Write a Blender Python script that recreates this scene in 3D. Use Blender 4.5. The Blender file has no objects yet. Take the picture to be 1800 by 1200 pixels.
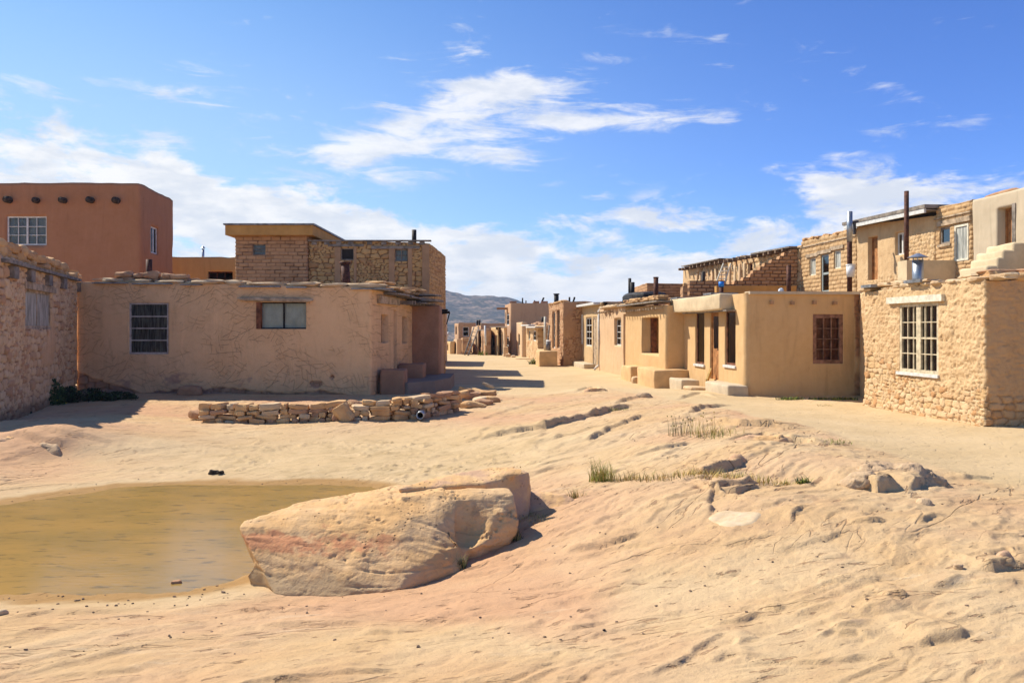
import bpy, bmesh, math, random
import numpy as np
from mathutils import Vector, Matrix
random.seed(7)
SC = bpy.context.scene
COL = SC.collection
R = math.radians
# ------------------------------------------------------------------ camera
F, CX, HZ, CH = 1350.0, 900.0, 577.0, 1.9
cam = bpy.data.cameras.new("camera"); camo = bpy.data.objects.new("camera", cam); COL.objects.link(camo)
cam.sensor_width = 36; cam.lens = 27.0; cam.shift_y = -23/1800
cam.clip_start = 0.1; cam.clip_end = 20000
camo.location = (0, 0, CH); camo.rotation_euler = (R(90), 0, 0)
SC.camera = camo
SC.view_settings.view_transform = 'Standard'; SC.view_settings.look = 'None'
SC.view_settings.gamma = 1; SC.view_settings.use_curve_mapping = False
SC.view_settings.exposure = EXPO = 0.60
# ------------------------------------------------------------------ sun
SUNV = Vector((-0.80, 0.47, 1.0)).normalized()
sl = bpy.data.lights.new("sun", 'SUN'); sl.energy = 4.7; sl.angle = R(0.5); sl.color = (1.0, 0.93, 0.82)
so = bpy.data.objects.new("sun", sl); COL.objects.link(so)
so.rotation_euler = SUNV.to_track_quat('Z', 'Y').to_euler()
# ------------------------------------------------------------------ node expression helper
class NX:
    def __init__(s, t, k): s.t = t; s.k = k
    def _m(s, op, *a, clamp=False):
        n = s.t.nodes.new('ShaderNodeMath'); n.operation = op; n.use_clamp = clamp
        for i, v in enumerate((s,)+a):
            if isinstance(v, NX): s.t.links.new(v.k, n.inputs[i])
            else: n.inputs[i].default_value = v
        return NX(s.t, n.outputs[0])
    def __add__(s, o): return s._m('ADD', o)
    __radd__ = __add__
    def __mul__(s, o): return s._m('MULTIPLY', o)
    __rmul__ = __mul__
    def __sub__(s, o): return s._m('SUBTRACT', o)
    def __rsub__(s, o): return (s*-1)+o
    def __truediv__(s, o): return s._m('DIVIDE', o)
    def __pow__(s, o): return s._m('POWER', o)
    def exp(s): return s._m('EXPONENT')
    def clamp(s): return s._m('ADD', 0.0, clamp=True)
    def mx(s, o): return s._m('MAXIMUM', o)
    def mn(s, o): return s._m('MINIMUM', o)
    def ss(s, a, b):
        n = s.t.nodes.new('ShaderNodeMapRange'); n.interpolation_type = 'SMOOTHSTEP'
        s.t.links.new(s.k, n.inputs[0]); n.inputs[1].default_value = a; n.inputs[2].default_value = b
        return NX(s.t, n.outputs[0])
def lk(t, a, b): t.links.new(a.k if isinstance(a, NX) else a, b)
def noise(t, vec, scale, detail=4, rough=.55, dist=0, color=False, dims='3D'):
    n = t.nodes.new('ShaderNodeTexNoise'); n.noise_dimensions = dims
    n.inputs['Scale'].default_value = scale; n.inputs['Detail'].default_value = detail
    n.inputs['Roughness'].default_value = rough; n.inputs['Distortion'].default_value = dist
    if vec is not None: lk(t, vec, n.inputs['Vector'])
    return NX(t, n.outputs['Color' if color else 'Fac'])
def mapping(t, vec, scale=(1,1,1), rot=(0,0,0), loc=(0,0,0)):
    n = t.nodes.new('ShaderNodeMapping'); lk(t, vec, n.inputs[0])
    n.inputs['Scale'].default_value = scale; n.inputs['Rotation'].default_value = rot; n.inputs['Location'].default_value = loc
    return NX(t, n.outputs[0])
def mix(t, fac, a, b, mode='MIX'):
    n = t.nodes.new('ShaderNodeMix'); n.data_type = 'RGBA'; n.blend_type = mode
    for v, i in ((fac, 0), (a, 6), (b, 7)):
        if isinstance(v, NX): lk(t, v, n.inputs[i])
        elif i == 0: n.inputs[0].default_value = v
        else: n.inputs[i].default_value = (*v, 1)
    return NX(t, n.outputs[2])
# ------------------------------------------------------------------ world
W = bpy.data.worlds.new("World"); SC.world = W; W.use_nodes = True
wt = W.node_tree; wt.nodes.clear()
sky = wt.nodes.new('ShaderNodeTexSky'); sky.sky_type = 'NISHITA'; sky.sun_disc = False
sky.sun_elevation = math.asin(SUNV.z); sky.sun_rotation = math.atan2(SUNV.x, SUNV.y)
sky.altitude = 2000; sky.air_density = 1.0; sky.dust_density = 0.6; sky.ozone_density = 2.5
tc = wt.nodes.new('ShaderNodeTexCoord'); sep = wt.nodes.new('ShaderNodeSeparateXYZ'); wt.links.new(tc.outputs['Generated'], sep.inputs[0])
dx, dy, dz = (NX(wt, sep.outputs[i]) for i in range(3))
az = dx._m('ARCTAN2', dy); el = dz._m('ARCSINE')
def cvec(a, b, c=0.0):
    n = wt.nodes.new('ShaderNodeCombineXYZ')
    for i, v in enumerate((a, b, c)):
        if isinstance(v, NX): lk(wt, v, n.inputs[i])
        else: n.inputs[i].default_value = v
    return NX(wt, n.outputs[0])
def blob(u, v, su, sv, rot=0, amp=1):
    a0 = math.atan((u-900)/F); e0 = (HZ-v)/F
    c, s = math.cos(R(rot)), math.sin(R(rot))
    A = az-a0; E = el-e0
    X = (A*c+E*s)/(su/F); Y = (E*c-A*s)/(sv/F)
    return ((X*X+Y*Y)*-1).exp()*amp
warp = noise(wt, cvec(az, el), 5, 3, color=True)
# low cumulus banks
fine = noise(wt, cvec(az*1.0, el*2.6, 3.3), 9, 10, .62, .3)
wisp = noise(wt, mapping(wt, cvec(az, el), (3.2, 14, 1), (0, 0, R(-12))), 3.0, 9, .62, 1.0)
shade0 = noise(wt, cvec(az, el*2.2, 5.5), 28, 8, .65)
cov = (blob(60, 330, 420, 60, -7, .95) + blob(450, 400, 420, 75, -10, .95) + blob(650, 300, 150, 28, 14, .5)
       + blob(900, 470, 520, 62, -5, .85) + blob(1150, 400, 170, 26, 0, .42) + blob(1500, 360, 330, 32, 2, .8) + blob(1750, 400, 300, 60, 0, .7)
       + blob(1330, 310, 120, 14, 0, .35) + el.ss(.10, .0)*.75 + blob(1500, 440, 500, 45, 0, .35))
cum = (fine*2.9 + shade0*.5 + cov*.62 - 1.96).ss(0.0, .5)*cov.ss(.06, .35)
wcov = (blob(850, 165, 85, 12, 0, .95) + blob(740, 225, 190, 34, 22, .62) + blob(1090, 228, 180, 14, 0, .85)
        + blob(690, 275, 140, 22, 8, .85) + blob(890, 280, 90, 26, 0, .7) + blob(500, 235, 60, 14, 0, .5) + blob(370, 220, 70, 14, 0, .4) + blob(950, 328, 60, 8, 0, .65)
        + blob(1060, 350, 40, 9, 0, .65) + blob(1560, 205, 70, 14, -25, .45) + blob(1345, 38, 60, 12, 0, .45) + blob(960, 195, 110, 40, -20, .5)
        + blob(210, 35, 18, 12, 60, .75) + blob(45, 70, 24, 11, -30, .8) + blob(280, 272, 28, 8, 0, .8) + blob(830, 90, 60, 40, 40, .35)
        + blob(1480, 300, 36, 6, 0, .6) + blob(200, 215, 260, 24, 5, .45) + blob(1100, 120, 160, 20, 5, .35) + blob(1650, 270, 120, 14, 0, .5) + blob(600, 330, 200, 30, 8, .6)+ blob(1380, 330, 150, 30, 8, .5))
wcov = wcov+blob(780, 215, 300, 60, 16, .35)+blob(1020, 215, 260, 45, 0, .3)
wsp = (wisp*2.1 + fine*1.1 + shade0*.5 + wcov*.80 - 2.12).ss(0.0, .75)*.85
cl = (cum*.93).mx(wsp).clamp()
veil = (blob(50, 330, 800, 230, 0, .62) + blob(900, 520, 1500, 110, 0, .45)).clamp()
skyc = mix(wt, 1.0, NX(wt, sky.outputs[0]), mix(wt, az.ss(-.7, .6), (0.86, 1.16, 1.28), (0.56, .84, 1.40)), 'MULTIPLY')
shade = noise(wt, cvec(az, el*3.0, 9.1), 14, 6, .6)
ccol = mix(wt, shade.ss(.35, .65), (5.6, 5.9, 6.4), (7.6, 7.5, 7.4))
c1 = mix(wt, veil*.8, skyc, (4.3, 5.6, 7.0))
c2 = mix(wt, cl, c1, ccol)
bg = wt.nodes.new('ShaderNodeBackground'); lk(wt, c2, bg.inputs[0]); bg.inputs[1].default_value = 0.092
wo = wt.nodes.new('ShaderNodeOutputWorld'); wt.links.new(bg.outputs[0], wo.inputs[0])
# ------------------------------------------------------------------ numpy noise
def h2(ix, iy, seed=0):
    ix = ix.astype(np.int64); iy = iy.astype(np.int64)
    n = (ix*374761393 + iy*668265263 + seed*974634777) & 0xffffffff
    n = ((n ^ (n >> 13))*1274126177) & 0xffffffff
    n = ((n ^ (n >> 15))*2246822519) & 0xffffffff
    n = n ^ (n >> 16)
    return (n & 0xffffff)/float(0xffffff)
def vn(x, y, seed=0):
    x0 = np.floor(x); y0 = np.floor(y); fx = x-x0; fy = y-y0
    fx = fx*fx*fx*(fx*(fx*6-15)+10); fy = fy*fy*fy*(fy*(fy*6-15)+10)
    a = h2(x0, y0, seed); b = h2(x0+1, y0, seed); c = h2(x0, y0+1, seed); d = h2(x0+1, y0+1, seed)
    return (a*(1-fx)+b*fx)*(1-fy)+(c*(1-fx)+d*fx)*fy
def fbm(x, y, octv=4, seed=0, gain=.5):
    s = 0; a = 1; t = 0
    for i in range(octv):
        s = s+a*(vn(x*2**i+i*17.3, y*2**i-i*9.1, seed+i)*2-1); t += a; a *= gain
    return s/t
def sst(x, a, b):
    t = np.clip((x-a)/(b-a), 0, 1); return t*t*(3-2*t)
def cells(s, t, w, h, seed, jit=.75, p=2.6):
    """irregular stone cells: edge distance, stone id value"""
    s = s+w*.25*fbm(s/w*.7, t/h*.7, 2, seed+50); t = t+h*.35*fbm(s/w*.5, t/h*.5, 2, seed+60)
    gy = np.floor(t/h); F1 = np.full(s.shape, 9.); F2 = np.full(s.shape, 9.); ID = np.zeros(s.shape)
    for oy in (-1, 0, 1):
        cy = gy+oy; sh = h2(cy, cy*0, seed+7)
        gx = np.floor(s/w-sh)
        for ox in (-1, 0, 1):
            cx = gx+ox
            px = (cx+sh+.5+jit*.8*(h2(cx, cy, seed)-.5)); py = (cy+.5+jit*.5*(h2(cx, cy, seed+1)-.5))
            wt_ = .8+.4*h2(cx, cy, seed+2)
            d = (np.abs(s/w-px)**p+np.abs(t/h-py)**p)**(1/p)/wt_
            nid = h2(cx, cy, seed+3)
            up = d < F1
            F2 = np.where(up, F1, np.minimum(F2, d)); ID = np.where(up, nid, ID); F1 = np.where(up, d, F1)
    return F2-F1, ID
def bricks(s, t, w, h, seed, j=.1):
    s = s+.02*fbm(s*3, t*3, 2, seed+5); t = t+.015*fbm(s*2, t*1, 2, seed+6)
    r = np.floor(t/h); off = .5*(r % 2)+.25*h2(r, r*0, seed)
    c = np.floor(s/w+off)
    fx = (s/w+off-c)*w; fy = (t/h-r)*h
    wob = .008*(h2(c, r, seed+1)-.5)
    d = np.minimum(np.minimum(fx, w-fx), np.minimum(fy, h-fy))+wob
    return d, h2(c, r, seed+2)
# ------------------------------------------------------------------ objects
def tag(o, label=None, cat=None, group=None, kind=None):
    if label: o['label'] = label
    if cat: o['category'] = cat
    if group: o['group'] = group
    if kind: o['kind'] = kind
    return o
def empty(name, loc, label, cat, group=None):
    o = bpy.data.objects.new(name, None); COL.objects.link(o); o.location = loc
    return tag(o, label, cat, group)
def link(name, me, mat, parent=None, smooth=False):
    o = bpy.data.objects.new(name, me); COL.objects.link(o)
    if mat is not None and not me.materials: me.materials.append(mat)
    if parent is not None: o.parent = parent
    me.polygons.foreach_set('use_smooth', [smooth]*len(me.polygons))
    return o
def wloc(p):
    v = Vector((0, 0, 0))
    while p is not None: v += p.location; p = p.parent
    return v
class MB:
    def __init__(s): s.v = []; s.f = []
    def add(s, vs, fs):
        b = len(s.v); s.v += [tuple(v) for v in vs]; s.f += [tuple(b+i for i in f) for f in fs]; return s
    def box(s, a, b):
        x0, y0, z0 = a; x1, y1, z1 = b
        return s.fbox((0, 0), (1, 0), x0, x1, y0, y1, z0, z1, n=(0, 1))
    def fbox(s, o, d, a0, a1, b0, b1, z0, z1, n=None):
        """box in a wall frame: a along d, b along outward normal n"""
        if n is None: n = (d[1], -d[0])
        P = []
        for z in (z0, z1):
            for a, b in ((a0, b0), (a1, b0), (a1, b1), (a0, b1)):
                P.append((o[0]+d[0]*a+n[0]*b, o[1]+d[1]*a+n[1]*b, z))
        return s.add(P, [(0, 3, 2, 1), (4, 5, 6, 7), (0, 1, 5, 4), (1, 2, 6, 5), (2, 3, 7, 6), (3, 0, 4, 7)])
    def tube(s, p, q, r0, r1=None, n=10, bend=0, cap=True, rings=1):
        r1 = r0 if r1 is None else r1; p = Vector(p); q = Vector(q); ax = (q-p).normalized()
        u = ax.orthogonal().normalized(); w = ax.cross(u); vs = []
        for k in range(rings+1):
            t = k/rings; c = p.lerp(q, t)+u*bend*math.sin(t*math.pi); r = r0+(r1-r0)*t
            if rings > 1: r *= 1+.07*random.uniform(-1, 1)
            for i in range(n):
                a = 2*math.pi*i/n; vs.append(c+u*r*math.cos(a)+w*r*math.sin(a))
        fs = []
        for k in range(rings):
            for i in range(n):
                fs.append((k*n+i, k*n+(i+1) % n, (k+1)*n+(i+1) % n, (k+1)*n+i))
        if cap: fs.append(tuple(range(n))[::-1]); fs.append(tuple(rings*n+i for i in range(n)))
        return s.add(vs, fs)
    def stone(s, c, size, rot=0, tilt=0, rough=.13, seed=None, sub=3, p=4.5):
        rnd = random.Random(seed if seed is not None else random.random())
        M = Matrix.Rotation(rot, 3, 'Z') @ Matrix.Rotation(tilt, 3, 'Y') @ Matrix.Rotation(tilt*.5*rnd.uniform(-1, 1), 3, 'X')
        idx = {}; vs = []; fs = []
        ph = [rnd.uniform(0, 20) for _ in range(6)]
        def vert(i, j, k):
            key = (i, j, k)
            if key in idx: return idx[key]
            q = Vector((i/sub*2-1, j/sub*2-1, k/sub*2-1))
            nrm = (abs(q.x)**p+abs(q.y)**p+abs(q.z)**p)**(1/p)
            q = q/nrm
            q.x *= 1+rough*math.sin(q.y*2.1+ph[0])+rough*.5*math.sin(q.z*4+ph[1]); q.y *= 1+rough*math.sin(q.x*2.3+ph[2]); q.z *= 1+rough*math.sin(q.x*2.6+ph[3])+rough*.5*math.sin(q.y*3.6+ph[4])
            q += Vector((rnd.uniform(-1, 1), rnd.uniform(-1, 1), rnd.uniform(-1, 1)))*rough*.35
            q = Vector((q.x*size[0]/2, q.y*size[1]/2, q.z*size[2]/2))
            idx[key] = len(vs); vs.append(M @ q+Vector(c)); return idx[key]
        for a in range(sub):
            for b in range(sub):
                for e in (0, sub):
                    qs = [((e, a, b), (e, a+1, b), (e, a+1, b+1), (e, a, b+1)),
                          ((a, e, b), (a, e, b+1), (a+1, e, b+1), (a+1, e, b)),
                          ((a, b, e), (a+1, b, e), (a+1, b+1, e), (a, b+1, e))]
                    for qd in qs:
                        f = [vert(*x) for x in qd]
                        fs.append(f if e else f[::-1])
        return s.add(vs, fs)
    def build(s, name, mat, parent=None, smooth=False, loc=None):
        o = Vector(loc) if loc is not None else wloc(parent)
        me = bpy.data.meshes.new(name)
        me.from_pydata([(v[0]-o.x, v[1]-o.y, v[2]-o.z) for v in s.v], [], s.f); me.update()
        ob = link(name, me, mat, parent, smooth)
        if loc is not None: ob.location = loc
        return ob
# ------------------------------------------------------------------ materials
def newmat(name):
    m = bpy.data.materials.new(name); m.use_nodes = True; t = m.node_tree; t.nodes.clear()
    b = t.nodes.new('ShaderNodeBsdfPrincipled'); o = t.nodes.new('ShaderNodeOutputMaterial')
    t.links.new(b.outputs[0], o.inputs[0]); b.inputs['Roughness'].default_value = .9
    b.inputs['Specular IOR Level'].default_value = .25
    return m, t, b
def objc(t):
    n = t.nodes.new('ShaderNodeNewGeometry'); return NX(t, n.outputs['Position'])
def bump(t, b, h, dist=.01, strength=1.0, prev=None):
    n = t.nodes.new('ShaderNodeBump'); n.inputs['Distance'].default_value = dist; n.inputs['Strength'].default_value = strength
    lk(t, h, n.inputs['Height'])
    if prev is not None: t.links.new(prev, n.inputs['Normal'])
    t.links.new(n.outputs[0], b.inputs['Normal']); return n.outputs[0]
_mc = {}
def M(name, col, rough=.85, var=.18, scale=6, bmp=.004, bscale=40, metal=0, col2=None, stretch=(1, 1, 1)):
    if name in _mc: return _mc[name]
    m, t, b = newmat(name); P = objc(t)
    n = noise(t, mapping(t, P, stretch), scale, 5, .6)
    c2 = col2 or tuple(min(1, c*(1-var*1.6)) for c in col); c1 = col if col2 else tuple(min(1, c*(1+var)) for c in col)
    lk(t, mix(t, n.ss(.3, .7), c2, c1), b.inputs['Base Color'])
    b.inputs['Roughness'].default_value = rough; b.inputs['Metallic'].default_value = metal
    if bmp: bump(t, b, noise(t, mapping(t, P, stretch), bscale, 4, .6), bmp)
    _mc[name] = m; return m
def wallmat(name, s1, s2, s3, mortar, plaster, plaster2, stain=(.10, .085, .07), hatch=False, bm=.012):
    m, t, b = newmat(name); P = objc(t)
    at = t.nodes.new('ShaderNodeAttribute'); at.attribute_name = 'wt'
    sp = t.nodes.new('ShaderNodeSeparateColor'); t.links.new(at.outputs['Color'], sp.inputs[0])
    j, tone, pl = (NX(t, sp.outputs[i]) for i in range(3)); st = NX(t, at.outputs['Alpha'])
    st = 1.0-st
    nb = noise(t, P, .9, 5, .6); nm = noise(t, P, 5, 6, .65); nf = noise(t, P, 34, 5, .6)
    stone = mix(t, tone.ss(.0, .55), s1, s2); stone = mix(t, tone.ss(.6, 1.0), stone, s3)
    stone = mix(t, noise(t, P, 14, 6, .75).ss(.5, .7)*.3, stone, tuple(c*.7 for c in s3)); stone = mix(t, nm.ss(.35, .75)*.35, stone, tuple(c*.62 for c in s1))
    c = mix(t, j, stone, mortar)
    pc = mix(t, (nb*.55+nm*.45).ss(.36, .64), plaster, plaster2)
    pc = mix(t, nf.ss(.62, .8)*.25, pc, tuple(x*.6 for x in plaster2))
    stk = noise(t, mapping(t, P, (2.6, 2.6, .35)), 1.6, 6, .68, .4)
    pc = mix(t, stk.ss(.52, .72)*.38, pc, tuple(x*.66 for x in plaster2)); pc = mix(t, stk.ss(.46, .30)*.30, pc, tuple(min(1, x*1.22) for x in plaster))
    pc = mix(t, noise(t, P, 2.1, 7, .7, 1.0).ss(.60, .66)*.22, pc, tuple(x*.72 for x in plaster2))
    h = nf*.5+nm*.7
    if hatch:
        # lines scored into the mud plaster in fans of crossing strokes
        vo = t.nodes.new('ShaderNodeTexVoronoi'); lk(t, P, vo.inputs['Vector']); vo.inputs['Scale'].default_value = .75
        sx = t.nodes.new('ShaderNodeSeparateXYZ'); lk(t, P, sx.inputs[0])
        cb = t.nodes.new('ShaderNodeCombineXYZ'); t.links.new(sx.outputs[0], cb.inputs[0]); t.links.new(sx.outputs[2], cb.inputs[1])
        dn = noise(t, P, 1.4, 3, .5, color=True)
        ad = t.nodes.new('ShaderNodeVectorMath'); ad.operation = 'MULTIPLY_ADD'; lk(t, dn, ad.inputs[0]); ad.inputs[1].default_value = (.22, .22, 0); t.links.new(cb.outputs[0], ad.inputs[2])
        scx = t.nodes.new('ShaderNodeSeparateColor'); t.links.new(vo.outputs['Color'], scx.inputs[0]); ln = None
        for kk, (a0_, sp_) in enumerate(((.35, .13), (1.75, .115), (1.0, .2))):
            vr = t.nodes.new('ShaderNodeVectorRotate'); vr.rotation_type = 'Z_AXIS'; t.links.new(ad.outputs[0], vr.inputs['Vector'])
            lk(t, NX(t, scx.outputs[0])*1.3+a0_, vr.inputs['Angle'])
            s2 = t.nodes.new('ShaderNodeSeparateXYZ'); t.links.new(vr.outputs[0], s2.inputs[0]); q_ = NX(t, s2.outputs[0])/sp_
            cb2 = t.nodes.new('ShaderNodeCombineXYZ'); lk(t, q_._m('FLOOR'), cb2.inputs[0]); lk(t, NX(t, s2.outputs[1])*1.5, cb2.inputs[1]); cb2.inputs[2].default_value = kk*7.3
            g_ = noise(t, NX(t, cb2.outputs[0]), 1.37, 1, .4).ss(.50, .53)
            l_ = (1-(q_._m('FRACT')-.5)._m('ABSOLUTE').ss(.015, .06))*g_
            ln = l_ if ln is None else ln.mx(l_)
        ln = ln*noise(t, P, .9, 3, .6).ss(.40, .50)
        pc = mix(t, ln*.42, pc, tuple(x*.45 for x in plaster2)); h = h-ln*.8
    c = mix(t, pl, c, pc)
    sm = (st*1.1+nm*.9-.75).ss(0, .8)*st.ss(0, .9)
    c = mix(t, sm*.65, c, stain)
    lk(t, c, b.inputs['Base Color'])
    bump(t, b, h, bm)
    b.inputs['Roughness'].default_value = .95; b.inputs['Specular IOR Level'].default_value = .1
    return m
# ------------------------------------------------------------------ pixel helpers (only used to measure real positions)
def ru(u): return (u-CX)/F
def zat(v, Y): return CH-(v-HZ)/F*Y
def at(u, Y): return (ru(u)*Y, Y)
def online(u, p0, p1):
    k = ru(u); dx_, dy_ = p1[0]-p0[0], p1[1]-p0[1]
    t = (k*p0[1]-p0[0])/(dx_-k*dy_); return t*math.hypot(dx_, dy_), p0[1]+dy_*t
# ------------------------------------------------------------------ house builder
class House:
    def __init__(s, name, label, foot, tops, mat, pat, res, openings=(), z0=-.8, cat='house', th=.28, drop=.18, roofmat=None, r=.07, wob=.03, seed=1, zres=None, group=None, boxes=()):
        s.foot = foot; n = len(foot)
        s.root = empty(name, (foot[0][0], foot[0][1], 0), label, cat, group)
        s.seed = seed
        if isinstance(tops, (int, float)): tops = [tops]*n
        s.tops = tops; s.ops = []
        for (side, u0, v0, u1, v1, dep) in openings:
            p0, p1 = foot[side], foot[(side+1) % n]
            a0, y0 = online(u0, p0, p1); a1, y1 = online(u1, p0, p1); ym = (y0+y1)/2
            s.ops.append((side, min(a0, a1), max(a0, a1), zat(v1, ym), zat(v0, ym), dep))
        for b in boxes: s.ops.append(b)
        zres = zres or min(res); zmax = max(tops); zlo = min(tops)
        zs = set(np.round(np.arange(z0, -.35, .2), 3)) | set(np.round(np.arange(-.3, zlo, zres), 4)) | {zlo}
        for o in s.ops:
            for z in (o[3], o[4]):
                zs = {q for q in zs if abs(q-z) > zres*.45} | {round(z, 4)}
        zs = np.array(sorted(zs)); zc = zlo-.35
        for o in s.ops: zc = min(max(zc, o[4]+.03), zlo-.05)
        s.zlo = zlo
        vs = []; attr = []; cols = []
        per = 0; s.frames = []
        for i in range(n):
            p0 = Vector(foot[i]); p1 = Vector(foot[(i+1) % n]); L = (p1-p0).length; d = (p1-p0)/L; nn = Vector((d.y, -d.x))
            s.frames.append((p0, d, nn, L))
        prevs = []
        for i in range(n):
            p0, d, nn, L = s.frames[i]; rs = res[i]
            A = set(np.round(np.arange(r, L-r, rs), 4)) | {r, round(L-r, 4)}
            for o in s.ops:
                if o[0] == i:
                    for a in (o[1], o[2]): A = {q for q in A if abs(q-a) > rs*.45} | {round(a, 4)}
            A = sorted(A)
            C = []
            C.append((r*(1-math.sin(R(45))), r*(1-math.cos(R(45))), (nn*math.cos(R(45))-d*math.sin(R(45)))))
            th_ = R(22); C.append((r*(1-math.sin(th_)), r*(1-math.cos(th_)), nn*math.cos(th_)-d*math.sin(th_)))
            for a in A: C.append((a, 0, nn))
            C.append((L-r*(1-math.sin(th_)), r*(1-math.cos(th_)), nn*math.cos(th_)+d*math.sin(th_)))
            aa = np.array([c[0] for c in C]); ins = np.array([c[1] for c in C]); nx = np.array([c[2].x for c in C]); ny = np.array([c[2].y for c in C])
            AA, ZZ = np.meshgrid(aa, zs, indexing='ij')
            disp, jm, tone, pl, st = pat(i, AA, ZZ, AA+per, s)
            fade = np.ones_like(AA)
            for o in s.ops:
                if o[0] == i:
                    dd = np.maximum(np.maximum(o[1]-AA, AA-o[2]), np.maximum(o[3]-ZZ, ZZ-o[4])); fade *= sst(dd, -.01, .07)*.75+.25
            disp = disp*fade
            tp = s.tops[i]+(s.tops[(i+1) % n]-s.tops[i])*AA/L
            tw = tp+wob*fbm((AA+per)*.9, AA*0, 3, seed+40)
            ZF = ZZ+np.clip((ZZ-zc)/(zlo-zc), 0, 1)*(tw-zlo)
            X = p0.x+d.x*AA-nn.x*ins[:, None]+nx[:, None]*disp; Y = p0.y+d.y*AA-nn.y*ins[:, None]+ny[:, None]*disp
            for k in range(len(C)):
                cols.append((i, C[k][0]))
            vs.append(np.stack([X, Y, ZF], -1)); attr.append(np.stack([jm, tone, pl, 1-st], -1)); per += L
        V = np.concatenate(vs); AT = np.concatenate(attr); nc, nz = V.shape[:2]
        V = V.reshape(-1, 3).tolist(); AT = np.clip(AT.reshape(-1, 4), 0, 1).tolist()
        faces = []; zm = (zs[1:]+zs[:-1])/2
        inside = {}
        for c in range(nc):
            c2 = (c+1) % nc; i, a = cols[c]; am = (a+(cols[c2][1] if cols[c2][0] == i else s.frames[i][3]))/2
            osl = [o for o in s.ops if o[0] == i and o[1] < am < o[2]]
            for k in range(nz-1):
                hole = [o for o in osl if o[3] < zm[k] < o[4]]
                if hole: inside[(c, k)] = hole[0]
                else: faces.append((c*nz+k, c2*nz+k, c2*nz+k+1, c*nz+k+1))
        # reveals
        inner = {}
        def inn(c, k, o):
            key = (c, k)
            if key not in inner:
                i, a = cols[c]; p0, d, nn, L = s.frames[i]
                inner[key] = len(V); V.append([p0.x+d.x*a-nn.x*o[5], p0.y+d.y*a-nn.y*o[5], zs[k]]); AT.append([0.3, .4, 1, 1])
            return inner[key]
        for (c, k) in list(inside):
            o = inside[(c, k)]
            c2 = (c+1) % nc
            if (c-1, k) not in inside: faces.append((c*nz+k, c*nz+k+1, inn(c, k+1, o), inn(c, k, o))[::-1])
            if (c2, k) not in inside: faces.append((c2*nz+k, c2*nz+k+1, inn(c2, k+1, o), inn(c2, k, o)))
            if (c, k-1) not in inside: faces.append((c*nz+k, c2*nz+k, inn(c2, k, o), inn(c, k, o)))
            if (c, k+1) not in inside: faces.append((c*nz+k+1, c2*nz+k+1, inn(c2, k+1, o), inn(c, k+1, o))[::-1])
        # parapet top and inner face
        cen = sum((Vector(p) for p in foot), Vector((0, 0)))/n
        inset = []
        for i in range(n):
            d0 = s.frames[i-1][1]; d1 = s.frames[i][1]; n0 = s.frames[i-1][2]; n1 = s.frames[i][2]
            m_ = (n0+n1); m_ = m_/m_.length_squared*2
            inset.append(Vector(foot[i])-m_*th)
        top = []; ring2 = []; ring3 = []
        for c in range(nc):
            i, a = cols[c]; L = s.frames[i][3]; q = inset[i].lerp(inset[(i+1) % n], a/L); zt = V[c*nz+nz-1][2]
            ring2.append(len(V)); V.append([q.x, q.y, zt+.01]); AT.append(AT[c*nz+nz-1])
            ring3.append(len(V)); V.append([q.x, q.y, zt-drop-.05]); AT.append(AT[c*nz+nz-1])
        for c in range(nc):
            c2 = (c+1) % nc
            faces.append((c*nz+nz-1, c2*nz+nz-1, ring2[c2], ring2[c])); faces.append((ring2[c], ring2[c2], ring3[c2], ring3[c]))
        me = bpy.data.meshes.new('wall'); o = s.root.location
        V = np.array(V)-np.array([o.x, o.y, o.z])
        me.from_pydata(V.tolist(), [], faces)
        ca = me.color_attributes.new('wt', 'FLOAT_COLOR', 'POINT'); ca.data.foreach_set('color', np.array(AT, dtype=np.float32).ravel())
        me.update(); s.wall = link('wall', me, mat, s.root, True)
        rm = MB(); zr = [s.tops[i]-drop for i in range(n)]
        vsr = [(inset[i].x, inset[i].y, zr[i]) for i in range(n)]
        rm.add(vsr+[(v[0], v[1], v[2]-.2) for v in vsr], [tuple(range(n)), tuple(range(n, 2*n))[::-1]])
        s.roof = rm.build('roof', roofmat or MAT_ROOF, s.root)
    def fr(s, k):
        p0, d, nn, L = s.frames[s.ops[k][0]]; return (p0.x, p0.y), (d.x, d.y), (nn.x, nn.y)
    def window(s, k, nx=2, nz=2, fmat=None, rec=.10, fw=.05, bar=.022, curtain=None, mull=(), sash=None, sill=None, pane=None, name='window', fd=.05, mw=None):
        sd, a0, a1, z0, z1, dep = s.ops[k]; o, d, n = s.fr(k); fmat = fmat or WHITE
        m = MB(); b0, b1 = -rec-fd, -rec; e = .004
        a0 -= e; a1 += e
        m.fbox(o, d, a0, a0+fw, b0, b1, z0+fw, z1-fw, n); m.fbox(o, d, a1-fw, a1, b0, b1, z0+fw, z1-fw, n)
        m.fbox(o, d, a0, a1, b0, b1, z0-e, z0+fw, n); m.fbox(o, d, a0, a1, b0, b1, z1-fw, z1+e, n)
        A0, A1, Z0, Z1 = a0+fw, a1-fw, z0+fw, z1-fw
        for f in mull: m.fbox(o, d, A0+(A1-A0)*f-(mw or fw*1.1)/2, A0+(A1-A0)*f+(mw or fw*1.1)/2, b0-.002, b1+.004, Z0, Z1, n)
        for q in range(1, nx):
            a = A0+(A1-A0)*q/nx
            if any(abs((a-A0)/(A1-A0)-f) < .05 for f in mull): continue
            m.fbox(o, d, a-bar/2, a+bar/2, b0+.015, b1-.012, Z0, Z1, n)
        for q in range(1, nz):
            z = Z0+(Z1-Z0)*q/nz; bb = bar*1.8 if sash == q else bar
            m.fbox(o, d, A0, A1, b0+.013, b1-.010+(.008 if sash == q else 0), z-bb/2, z+bb/2, n)
        w = m.build(name, fmat, s.root)
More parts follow.
